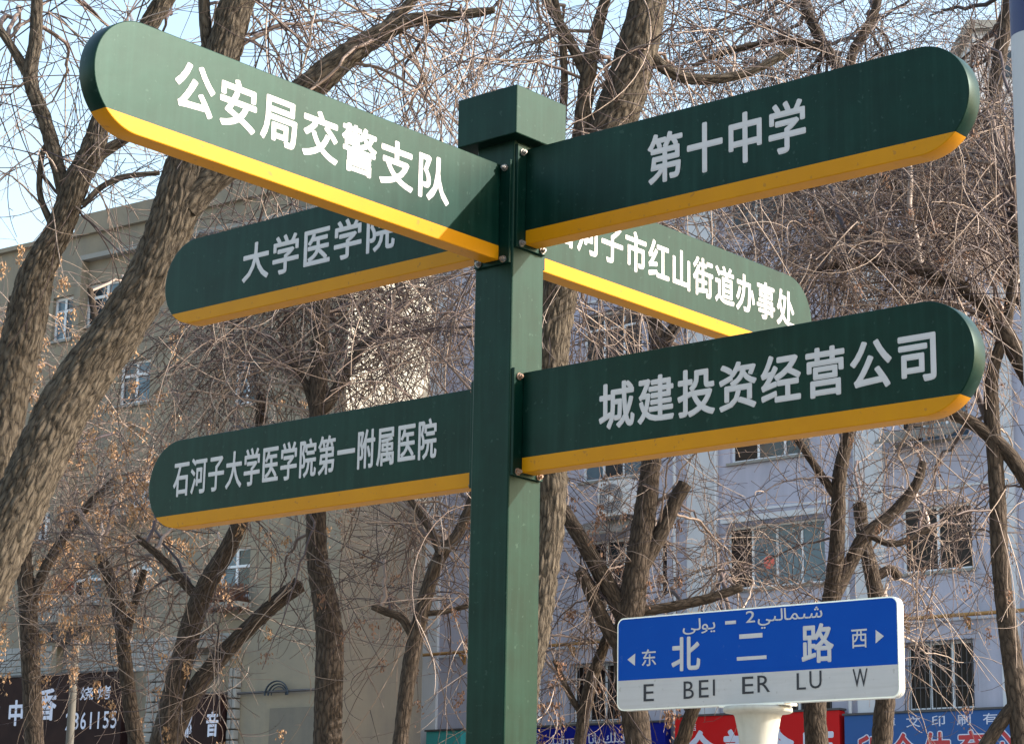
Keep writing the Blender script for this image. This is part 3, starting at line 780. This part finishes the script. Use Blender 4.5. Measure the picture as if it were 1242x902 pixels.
up = empty('utility_post', (float(u_[0]), 30.0, .12), label='slim grey concrete post in front of the dark brown shop sign, far left', cat='post')
p = MB(); p.cyl((u_[0], 30, .12), (u_[0], 30, u_[2]), .065, .05, n=14); p.build('post_shaft', mat('weathered_post', (.10, .09, .075), .9, noise=(6, .6, (.06, .055, .05))), up)
p = MB(); p.cyl((u_[0], 30, u_[2] + .001), (u_[0], 30, u_[2] + .06), .075, .05, n=14); p.build('cap', GRILL, up)
# grey tower far at the right top
gt = empty('distant_tower', (33, 100, 0), label='pale grey building top seen through twigs beside the pole, upper right', cat='building')
q0 = at(1180, 38, 110); q1 = at(1300, 38, 110)
p = MB(); p.box((q0[0], 110, 0), (q1[0] - q0[0], 0, 0), (0, 14, 0), (0, 0, q0[2])); p.build('wall', PIL, gt)
p = MB(); p.box((q0[0] - .4, 109.6, q0[2] + .002), (q1[0] - q0[0] + .8, 0, 0), (0, 14.8, 0), (0, 0, .5)); p.build('roof', CONC, gt)
for i in range(3):
    for k in range(4):
        p = MB(); p.box((q0[0] + 1 + 1.6 * i, 109.9, q0[2] - 2.6 - 3 * k), (1.1, 0, 0), (0, .08, 0), (0, 0, 1.5)); p.build('window', GLASS, gt)

# ------------------------------------------------------------------ trees
def vnoise(P, seed=0):
    P = np.asarray(P); I = np.floor(P).astype(np.int64); F = P - I; F = F * F * (3 - 2 * F)
    def hsh(i, j, k):
        n = (i * 374761393 + j * 668265263 + k * 2147483647 + seed * 974634777) & 0xffffffff
        n = ((n ^ (n >> 13)) * 1274126177) & 0xffffffff
        return ((n ^ (n >> 16)) & 0xffff) / 65535.0
    r = 0
    for a in (0, 1):
        for b_ in (0, 1):
            for c in (0, 1):
                wgt = (F[:, 0] if a else 1 - F[:, 0]) * (F[:, 1] if b_ else 1 - F[:, 1]) * (F[:, 2] if c else 1 - F[:, 2])
                r = r + wgt * hsh(I[:, 0] + a, I[:, 1] + b_, I[:, 2] + c)
    return r
def worley(P, seed=0):
    I = np.floor(P).astype(np.int64); d1 = np.full(len(P), 9.); d2 = np.full(len(P), 9.)
    for a in (-1, 0, 1):
        for b_ in (-1, 0, 1):
            for c in (-1, 0, 1):
                J = I + [a, b_, c]
                n = (J[:, 0] * 374761393 + J[:, 1] * 668265263 + J[:, 2] * 1440662683 + seed * 7919) & 0xffffffff
                n = ((n ^ (n >> 13)) * 1274126177) & 0xffffffff
                o = np.stack([(n & 1023) / 1023, ((n >> 10) & 1023) / 1023, ((n >> 20) & 1023) / 1023], 1)
                d = np.linalg.norm(J + o - P, axis=1)
                m = d < d1; d2 = np.where(m, d1, np.minimum(d2, d)); d1 = np.where(m, d, d1)
    return d2 - d1
def smooth_path(P, R, step):
    """Catmull-Rom through points"""
    P = np.array(P, float); R = np.array(R, float)
    Pe = np.vstack([2 * P[0] - P[1], P, 2 * P[-1] - P[-2]]); Re = np.concatenate([[R[0]], R, [R[-1]]])
    out, rr = [], []
    for i in range(1, len(Pe) - 2):
        L = np.linalg.norm(Pe[i + 1] - Pe[i]); n = max(2, int(L / step))
        for t in np.arange(n) / n:
            a, b_, c, d = Pe[i - 1], Pe[i], Pe[i + 1], Pe[i + 2]
            out.append(.5 * ((2 * b_) + (-a + c) * t + (2 * a - 5 * b_ + 4 * c - d) * t * t + (-a + 3 * b_ - 3 * c + d) * t ** 3))
            rr.append(Re[i] * (1 - t) + Re[i + 1] * t)
    out.append(P[-1]); rr.append(R[-1])
    return np.array(out), np.array(rr)
def limb_mesh(name, P, R, seed, fine):
    """P, R path; closed tip"""
    step = max(.010, R.mean() * .09) if fine else max(.022, R.mean() * .3)
    C, r = smooth_path(P, R, step)
    n = len(C); k = (max(40, min(110, int(2 * math.pi * R.max() / .009))) if fine else 26)
    wob = np.stack([vnoise(np.stack([np.cumsum(np.full(n, step)) * 1.3, np.full(n, 3.1 * q), np.full(n, seed * 1.7)], 1), seed + q) - .5 for q in range(3)], 1)
    C = C + wob * r[:, None] * .55
    T = np.gradient(C, axis=0); T /= np.linalg.norm(T, axis=1)[:, None]
    u = np.cross(T[0], [0.3, 1, 0.1]); u /= np.linalg.norm(u); Us = [u]
    for i in range(1, n):
        u = u - T[i] * np.dot(u, T[i]); u /= np.linalg.norm(u); Us.append(u)
    Us = np.array(Us); Vs = np.cross(T, Us)
    th = np.linspace(0, 2 * math.pi, k, endpoint=False)
    s = np.concatenate([[0], np.cumsum(np.linalg.norm(np.diff(C, axis=0), axis=1))])
    ct, st = np.cos(th), np.sin(th)
    dirs = ct[None, :, None] * Us[:, None] + st[None, :, None] * Vs[:, None]
    rm = float(R.mean())
    bark = np.stack([np.outer(np.full(n, rm), ct), np.outer(np.full(n, rm), st), np.repeat(s[:, None] * .26, k, 1)], 2).reshape(-1, 3) + seed * 3.7
    lump = (vnoise(bark * [4 / (rm * 10 + .5)] * 1.0 * 1.6, seed) - .5) * .22 * np.repeat(r, k)
    disp = lump
    if not fine:
        wv = worley((bark + .008 * np.stack([vnoise(bark * 25, seed + q) for q in (1, 2, 3)], 1)) * 46, seed)
        disp = disp + (np.minimum(wv, .45) - .25) * .20 * np.minimum(rm, .08)
    if fine:
        wp = bark + .010 * np.stack([vnoise(bark * 22, seed + q) for q in (1, 2, 3)], 1)
        wv = worley(wp * 44, seed)
        disp = disp + (np.minimum(wv, .45) - .25) * .025 * min(1, rm / .1) + (vnoise(bark * 90, seed + 5) - .5) * .005
    V = C[:, None] + dirs * (np.repeat(r, k) + disp).reshape(n, k)[:, :, None]
    V = V.reshape(-1, 3)
    i = np.arange(n - 1)[:, None] * k; j = np.arange(k)[None]
    Q = np.stack([i + j, i + (j + 1) % k, i + k + (j + 1) % k, i + k + j], 2).reshape(-1, 4)
    tip = C[-1] + T[-1] * r[-1] * .3
    V = np.vstack([V, tip]); bark = np.vstack([bark, bark[-1]])
    lastring = (n - 1) * k + np.arange(k)
    Q2 = np.stack([lastring, (n - 1) * k + (np.arange(k) + 1) % k, np.full(k, len(V) - 1), np.full(k, len(V) - 1)], 1)
    me = bpy.data.meshes.new(name)
    faces = Q.tolist() + [tuple(q[:3]) for q in Q2.tolist()]
    me.from_pydata(V.tolist(), [], faces)
    me.polygons.foreach_set('use_smooth', np.ones(len(faces), bool))
    at_ = me.attributes.new('bark', 'FLOAT_VECTOR', 'POINT'); at_.data.foreach_set('vector', bark.astype(np.float32).ravel())
    me.update()
    return me, C, r, T

def norm(v): return v / np.maximum(np.linalg.norm(v, axis=-1, keepdims=True), 1e-9)
def grow(P0, d0, L, n, curl, grav, rng, jit=.25):
    N = len(P0); P = P0.copy(); d = norm(d0); out = [P.copy()]; ax = norm(rng.normal(size=(N, 3))); st = (L / (n - 1))[:, None]
    for i in range(n - 1):
        d = norm(d + st * (curl[:, None] * np.cross(ax, d) + grav * np.array([0, 0, -1.0])) + jit * rng.normal(size=(N, 3)) * np.sqrt(st) * .6)
        P = P + d * st; out.append(P.copy())
    return np.stack(out, 1)
def tubes(A, r0, r1, k=3):
    """A (N,n,3)"""
    N, n, _ = A.shape
    T = norm(np.gradient(A, axis=1)); ref = np.array([.31, .87, .38]); U = norm(np.cross(T, ref)); V = np.cross(T, U)
    t = np.linspace(0, 1, n)[None, :]
    r = np.asarray(r0)[:, None] * (1 - t) + np.asarray(r1)[:, None] * t
    out = []
    for j in range(k):
        a = 2 * math.pi * j / k
        out.append(A + r[..., None] * (math.cos(a) * U + math.sin(a) * V))
    W = np.stack(out, 2).reshape(-1, 3)
    base = (np.arange(N) * n * k)[:, None, None] + (np.arange(n - 1) * k)[None, :, None]
    j = np.arange(k)[None, None]
    Q = np.stack([base + j, base + (j + 1) % k, base + k + (j + 1) % k, base + k + j], 3).reshape(-1, 4)
    return W, Q
def sample(A, m, rng, lo=.15, hi=1.0):
    """m children per polyline; returns positions, tangents, parent index"""
    N, n, _ = A.shape; idx = np.repeat(np.arange(N), m); t = rng.uniform(lo, hi, len(idx)) * (n - 1.001); i = t.astype(int); f = (t - i)[:, None]
    p = A[idx, i] * (1 - f) + A[idx, i + 1] * f; tg = norm(A[idx, i + 1] - A[idx, i]); return p, tg, idx
NTREE = 0
def tree(label, Y, limbs, regions=(), fine=False, seed=1, m=None, tw=None, dens=.62, seeds=(), group='bare street trees', droop=.9, rscale=1.0):
    """limbs: list of pixel polylines [(px, py, rpx[, dY])]; the first is the trunk from its foot up"""
    rng = np.random.default_rng(seed)
    pxm = Y / FPX
    paths = []
    for li, L in enumerate(limbs):
        P = [at(q[0], q[1], Y + (q[3] if len(q) > 3 else 0)) for q in L]; R = [q[2] * pxm for q in L]
        if li == 0:
            d = P[0] - P[1]; d /= max(abs(d[2]), .2); zz = P[0][2] - .05; foot = P[0] + d * np.array([zz * .25, 0, 0]); foot[2] = .05
            mid = P[0] * .5 + foot * .5
            P = [foot, mid] + P; R = [R[0] * 1.35, R[0] * 1.08] + R
        paths.append((np.array(P), np.array(R)))
    root = empty('bare_tree', tuple(float(c) for c in paths[0][0][0]), label=label, cat='tree', group=group)
    m = m or BARK2; tw = tw or TWIG
    src, srcr, srct = [], [], []
    for li, (P, R) in enumerate(paths):
        me, C, r, T = limb_mesh('trunk' if li == 0 else 'branch', P, R, seed * 13 + li, fine and (li == 0 or R.max() > .035))
        link('trunk' if li == 0 else 'branch', me, root, [m])
        keep = C[:, 2] > 2.3
        if li == 0: keep &= r < max(R[2:].min() * 2.2, .06)
        st_ = max(1, int(.08 / max(1e-3, np.linalg.norm(C[1] - C[0]))))
        src.append(C[keep][::st_]); srcr.append(r[keep][::st_]); srct.append(T[keep][::st_])
    src = np.vstack(src); srcr = np.concatenate(srcr); srct = np.vstack(srct)
    # boughs to the target regions
    tg = []
    for (cx_, cy_, rx, ry, cnt) in regions:
        cnt = max(1, int(cnt * dens))
        a = rng.uniform(0, 2 * math.pi, cnt); q = np.sqrt(rng.uniform(0, 1, cnt))
        for x, y in zip(cx_ + rx * q * np.cos(a), cy_ + ry * q * np.sin(a)):
            tg.append(at(x, y, Y + rng.uniform(-.05, .17) * Y))
    if not tg: return root
    tg = np.array(tg); P0, RR, TT = [], [], []
    for t in tg:
        c = rng.integers(0, len(src), 10); c = c[np.argmin(np.linalg.norm(src[c] - t, axis=1) + .3 * np.maximum(0, t[2] - src[c][:, 2]) * 0)]; P0.append(src[c]); RR.append(srcr[c]); TT.append(srct[c])
    P0 = np.array(P0); D = tg - P0; L = np.linalg.norm(D, axis=1)
    up = P0 + D * .45 + np.stack([rng.normal(0, .16, len(L)) * L, rng.normal(0, .16, len(L)) * L, L * rng.uniform(.02, .42, len(L))], 1)
    t = np.linspace(0, 1, 18)[None, :, None]
    Bo = (1 - t) ** 2 * P0[:, None] + 2 * t * (1 - t) * up[:, None] + t * t * tg[:, None]
    wv = np.cumsum(rng.normal(0, .012, Bo.shape), 1) * (L / 1.5)[:, None, None]; Bo = Bo + wv - wv[:, :1]
    rb0 = np.minimum(np.array(RR) * .6, .004 + .0058 * L) * rscale
    Vs, Qs, n0 = [], [], 0
    def put(A, r0, r1, k=3):
        nonlocal n0
        W, Q = tubes(A, r0, r1, k); Vs.append(W); Qs.append(Q + n0); n0 += len(W)
    put(Bo, rb0, np.full(len(L), .0026), 5)
    # branches
    p, tn, idx = sample(Bo, 5, rng, .25, 1)
    pd = norm(np.cross(tn, rng.normal(size=tn.shape)))
    Br = grow(p, tn * .7 + pd * .9, rng.uniform(.35, 1.25, len(p)), 13, rng.uniform(0, 2.8, len(p)) * rng.choice([-1, 1], len(p)), droop, rng, .15)
    put(Br, np.full(len(p), .0043 * rscale) * rng.uniform(.7, 1.2, len(p)), np.full(len(p), .0022))
    p2, tn2, _ = sample(Br, 3, rng, .1, 1)
    pd2 = norm(np.cross(tn2, rng.normal(size=tn2.shape)))
    Tw = grow(p2, tn2 * .7 + pd2 * .7, rng.uniform(.15, .7, len(p2)), 9, rng.uniform(.5, 5.5, len(p2)) * rng.choice([-1, 1], len(p2)), droop * .8, rng, .14)
    put(Tw, np.full(len(p2), .0026 * rscale), np.full(len(p2), .0014))
    p3, tn3, _ = sample(Tw, 1, rng, .2, .9)
    Tz = grow(p3, tn3 * .5 + norm(rng.normal(size=tn3.shape)) * .8, rng.uniform(.015, .06, len(p3)), 3, np.zeros(len(p3)), 0, rng)
    put(Tz, np.full(len(p3), .0019), np.full(len(p3), .0016))
    me = fast_mesh('twigs', np.vstack(Vs), np.vstack(Qs))
    link('twigs', me, root, [tw], kind='stuff')
    # hanging seed bunches
    if seeds:
        cnt, size, sm = seeds
        pick = rng.integers(0, len(Tw), cnt); c = Tw[pick, -1]
        m_ = 30; ctr = np.repeat(c, m_, 0); off = np.stack([rng.normal(0, size * .36, len(ctr)), rng.normal(0, size * .36, len(ctr)), -np.abs(rng.normal(0, size * 1.15, len(ctr)))], 1)
        ctr = ctr + off; a = norm(rng.normal(size=ctr.shape) * [1, 1, .5]); d = norm(rng.normal(size=ctr.shape) * [.5, .5, .3] + [0, 0, -1])
        a = norm(np.cross(d, a)); wd = size * .12; ln = size * .55
        V = np.stack([ctr - d * ln * .5, ctr + a * wd, ctr + d * ln * .5 + np.cross(a, d) * wd * .5, ctr - a * wd], 1).reshape(-1, 3)
        Q = np.arange(len(V)).reshape(-1, 4)
        link('seed_clusters', fast_mesh('seed_clusters', V, Q, False), root, [sm], kind='stuff')
    return root

tree('thick leaning trunk with deeply furrowed bark rising from lower left behind the upper sign arms', 9.0, [
    [(-62, 790, 33), (-22, 715, 33), (8, 655, 33), (34, 603, 33), (56, 550, 33), (78, 500, 33), (107, 450, 32), (143, 398, 30), (184, 330, 28), (208, 270, 28), (221, 225, 27), (236, 175, 26), (256, 115, 24), (271, 60, 23), (283, 15, 22), (305, -60, 20), (330, -260, 15)],
    [(226, 255, 20), (258, 220, 19), (300, 185, 20), (345, 135, 19), (395, 92, 18), (440, 55, 15), (495, 26, 10), (560, 18, 7), (600, 12, 5)],
    [(258, 95, 9), (250, 40, 8), (246, -30, 7), (240, -140, 5)],
    [(455, 42, 8), (500, 0, 7), (540, -60, 6), (600, -150, 5)],
    [(300, -40, 12), (380, -120, 9), (480, -170, 7)]],
    [(470, 60, 140, 90, 24), (330, 60, 90, 90, 10), (520, 110, 80, 60, 14), (300, 240, 70, 50, 4)], fine=True, seed=3, m=BARK)
tree('forked bare tree at the far left with a knobbly limb under the sunlit sign arm', 9.8, [
    [(-40, 700, 31), (-14, 600, 30), (3, 510, 29), (17, 450, 28), (31, 400, 27), (43, 345, 24), (57, 310, 20), (70, 288, 18), (85, 250, 17), (96, 218, 17), (113, 188, 17), (121, 155, 13), (140, 100, 12), (166, 50, 12), (193, 8, 12), (222, -50, 9), (240, -200, 6)],
    [(82, 250, 11), (72, 210, 9), (56, 150, 9), (38, 98, 9), (44, 45, 8), (45, 0, 7), (48, -70, 6)],
    [(36, 95, 8), (12, 55, 6), (-12, 20, 5)],
    [(114, 192, 9), (132, 180, 8), (152, 168, 7), (190, 140, 5)],
    [(100, 250, 4), (122, 228, 4), (150, 215, 4), (193, 210, 3)],
    [(62, 272, 5), (48, 235, 4), (50, 190, 4), (56, 175, 3)]],
    [(70, 80, 110, 110, 17), (40, 200, 90, 80, 6), (150, 40, 60, 50, 5), (110, 330, 60, 60, 3)], fine=True, seed=5, m=BARK)
tree('bright barked trunk just right of the green post, dark and forked above the cap', 10.2, [
    [(630, 860, 19), (645, 760, 20), (655, 690, 20), (664, 610, 21), (670, 520, 22), (674, 420, 22), (684, 330, 23), (698, 255, 25), (722, 190, 27), (745, 135, 27), (764, 75, 25), (783, 5, 22), (798, -70, 19), (815, -260, 14)],
    [(695, 250, 14), (702, 185, 12), (709, 120, 11), (718, 60, 9), (735, -5, 7), (760, -90, 6)],
    [(708, 88, 8), (690, 50, 7), (668, 10, 6), (640, -40, 5), (600, -120, 4)],
    [(680, 150, 6), (684, 90, 5), (678, 20, 5), (660, -60, 4)],
    [(790, -40, 12), (860, -90, 10), (930, -130, 8)],
    [(776, 60, 10), (830, 95, 8), (900, 90, 6), (960, 60, 5)]],
    [(760, 60, 110, 90, 18), (600, 60, 90, 90, 17), (720, 360, 90, 60, 18), (700, 230, 80, 60, 9), (850, 90, 110, 80, 16), (470, 420, 90, 60, 18)], fine=True, seed=8, m=BARK)
tree('slim trunk right of centre whose pollarded limbs fork above the blue sign', 13.5, [
    [(772, 930, 17), (768, 860, 17), (762, 790, 17), (768, 740, 17), (779, 660, 15), (788, 590, 13), (794, 520, 11), (797, 450, 10), (792, 390, 9), (780, 330, 7), (775, 240, 5)],
    [(766, 765, 15), (740, 715, 12), (715, 670, 10), (690, 628, 9), (682, 614, 8)],
    [(775, 690, 11), (800, 650, 10), (818, 612, 9), (832, 588, 9)],
    [(762, 800, 10), (735, 760, 9), (716, 715, 8), (704, 690, 7)],
    [(775, 740, 6), (810, 735, 6), (860, 725, 6), (900, 712, 5)],
    [(795, 430, 7), (830, 380, 6), (880, 330, 5)]],
    [(740, 640, 90, 60, 12), (860, 700, 80, 30, 18), (700, 800, 55, 50, 9), (820, 560, 60, 60, 6), (760, 420, 90, 60, 20), (860, 290, 90, 50, 22)], seed=12)
tree('straight dark trunk passing behind the lower left sign arm', 14.0, [
    [(397, 930, 18), (398, 850, 18), (398, 780, 17), (392, 725, 15), (384, 680, 13), (383, 600, 12), (384, 520, 11), (385, 440, 11), (390, 380, 10), (398, 320, 8), (405, 260, 6)],
    [(384, 520, 6), (372, 470, 5), (350, 430, 4)],
    [(388, 500, 8), (415, 460, 7), (440, 420, 5), (470, 395, 4)],
    [(393, 370, 6), (360, 350, 5), (320, 340, 4)]],
    [(450, 430, 90, 60, 40), (300, 430, 100, 60, 30), (520, 400, 50, 60, 22), (200, 450, 60, 50, 14), (420, 330, 120, 60, 20), (330, 790, 60, 60, 3)], dens=.95, seed=15, m=BARK2)
tree('stout low tree with a sawn off limb pointing right, in front of the beige wall', 15.0, [
    [(196, 935, 20), (208, 870, 17), (220, 810, 14), (234, 755, 13), (250, 710, 12), (272, 670, 11), (290, 630, 10), (303, 585, 9), (312, 540, 8), (316, 480, 6)],
    [(205, 895, 14), (230, 845, 12), (262, 803, 11), (300, 763, 10), (335, 730, 10), (362, 708, 11)],
    [(243, 728, 7), (222, 705, 6), (195, 675, 5), (166, 650, 4)]],
    [(190, 680, 70, 40, 16), (250, 760, 60, 50, 14), (260, 540, 60, 60, 16), (330, 650, 50, 50, 8), (200, 830, 70, 40, 10)], seed=18, droop=.2, seeds=(60, .05, SEEDS))
tree('thin pollarded trunk with a cut top in front of the balcony building', 16.0, [
    [(166, 935, 9), (160, 870, 10), (154, 800, 9), (146, 745, 9), (133, 705, 8), (119, 674, 7)],
    [(150, 780, 5), (160, 740, 5), (175, 690, 4)]],
    [(80, 690, 60, 25, 10), (170, 740, 50, 60, 8), (90, 800, 70, 50, 7)], seed=21, droop=.1, seeds=(60, .05, SEEDS))
tree('slender trunk at far left hung with orange dry seed clusters', 17.0, [
    [(42, 940, 12), (40, 850, 12), (37, 780, 11), (32, 720, 10), (28, 660, 9), (45, 600, 8), (80, 550, 7), (110, 480, 6), (120, 420, 5), (110, 350, 4)],
    [(36, 740, 7), (60, 680, 6), (100, 620, 5), (140, 580, 4)],
    [(30, 690, 6), (5, 620, 5), (-5, 540, 5), (0, 440, 4), (15, 360, 4)]],
    [(110, 590, 70, 70, 34), (10, 400, 25, 80, 12), (60, 700, 60, 70, 18), (120, 420, 40, 60, 8), (170, 560, 50, 40, 12)], seed=24, droop=.9, seeds=(330, .062, SEEDS), rscale=.8)
tree('thin lit trunk leaning towards the green post on its left side', 13.0, [
    [(484, 935, 11), (488, 880, 10), (496, 810, 10), (508, 750, 9), (522, 700, 9), (536, 670, 8), (556, 645, 7), (578, 590, 6), (590, 520, 5)],
    [(503, 775, 5), (488, 750, 5), (470, 742, 5), (452, 735, 4)],
    [(534, 672, 6), (520, 640, 5), (500, 610, 4), (480, 580, 3)],
    [(512, 745, 4), (540, 742, 3), (568, 735, 3)]],
    [(540, 700, 35, 60, 16), (470, 680, 70, 60, 14), (450, 760, 60, 60, 8), (540, 610, 40, 40, 10)], seed=27, droop=.1, seeds=(50, .045, SEEDD))
tree('twin stemmed bare tree directly behind the blue street name sign', 15.0, [
    [(990, 940, 15), (988, 860, 14), (998, 790, 12), (1008, 720, 11), (1013, 650, 10), (1017, 580, 9), (1028, 530, 8), (1040, 480, 7), (1050, 400, 6)],
    [(1000, 745, 10), (1028, 690, 9), (1050, 650, 9), (1080, 625, 7), (1110, 590, 6), (1120, 560, 5)],
    [(1012, 600, 6), (985, 560, 5), (960, 520, 5)],
    [(1052, 648, 5), (1085, 660, 4), (1130, 640, 4)]],
    [(960, 600, 80, 50, 7), (1120, 640, 70, 60, 12), (920, 705, 60, 18, 12), (1000, 540, 60, 40, 10), (1140, 720, 50, 60, 7)], dens=.45, seed=30, droop=.3)
tree('short stub topped trunk right of the twin stemmed tree', 16.5, [
    [(1070, 945, 13), (1072, 880, 12), (1076, 810, 11), (1066, 740, 11), (1056, 690, 10), (1047, 650, 9), (1043, 612, 9)],
    [(1060, 700, 7), (1080, 690, 6), (1090, 700, 6)]],
    [(1090, 590, 60, 50, 10), (1130, 800, 60, 60, 12), (1040, 640, 50, 50, 8)], dens=.45, seed=33, droop=.2)
tree('tall slim trunk with a side limb next to the pole on the right', 12.0, [
    [(1240, 945, 13), (1234, 860, 13), (1226, 790, 12), (1219, 730, 11), (1213, 660, 11), (1210, 590, 10), (1205, 520, 10), (1203, 470, 9), (1207, 440, 8), (1222, 390, 7), (1232, 300, 6), (1228, 200, 5)],
    [(1250, 590, 10), (1225, 552, 10), (1190, 520, 9), (1158, 502, 8), (1120, 488, 6)],
    [(1255, 470, 12), (1222, 410, 12), (1190, 365, 11), (1145, 338, 10), (1095, 322, 8), (1040, 318, 6), (990, 330, 4)],
    [(1232, 850, 9), (1212, 876, 9), (1190, 910, 9)]],
    [(1120, 380, 100, 60, 30), (1050, 250, 110, 60, 40), (1180, 230, 50, 80, 30), (1150, 650, 60, 50, 6), (1215, 650, 30, 90, 6), (970, 350, 60, 40, 18), (1190, 120, 40, 50, 18)], dens=.85, seed=36, seeds=(170, .035, SEEDD))
tree('heavy dark limb crossing the upper right corner of twigs', 14.0, [
    [(1330, 900, 24), (1310, 700, 23), (1290, 520, 21), (1262, 400, 19), (1235, 345, 17), (1190, 300, 15), (1140, 268, 14), (1095, 235, 12), (1070, 205, 10), (1040, 190, 8), (980, 200, 6)],
    [(1200, 310, 11), (1205, 240, 10), (1198, 170, 10), (1208, 90, 9), (1220, 20, 8), (1225, -60, 7)],
    [(1100, 240, 9), (1060, 150, 9), (1020, 90, 8), (990, 40, 7), (965, -20, 6), (950, -100, 5)],
    [(1025, 100, 7), (1035, 60, 6), (1060, 20, 6), (1075, -40, 5)],
    [(1000, 60, 5), (950, 50, 5), (890, 60, 4), (840, 80, 3)]],
    [(960, 60, 110, 70, 38), (1120, 60, 90, 70, 28), (850, 60, 90, 60, 20), (1090, 240, 110, 70, 60), (960, 270, 90, 60, 40), (1190, 180, 40, 100, 20), (1150, 430, 80, 60, 8)], dens=.85, seed=40, m=BARK2, tw=TWIG2)
tree('thin trunk leaning right behind the left corner of the blue sign', 14.5, [
    [(822, 940, 9), (832, 890, 9), (846, 850, 8), (870, 800, 7), (890, 750, 6)],
    [(840, 870, 4), (820, 840, 3), (800, 800, 3)]],
    [(860, 700, 60, 30, 8)], seed=44, droop=.1)
tree('short thin trunk with drooping brown leaves in front of the barred window', 13.8, [
    [(700, 940, 8), (706, 880, 8), (716, 830, 8), (730, 790, 7), (742, 760, 6)],
    [(708, 870, 4), (690, 840, 4), (672, 800, 3)]],
    [(690, 800, 45, 40, 14), (720, 720, 40, 40, 6)], seed=47, droop=.9, seeds=(110, .05, SEEDD))
print('triangles', sum(sum(len(p.vertices) - 2 for p in m.polygons) for m in bpy.data.meshes if len(m.polygons) < 20000), sum(len(m.polygons) * 2 for m in bpy.data.meshes if len(m.polygons) >= 20000))
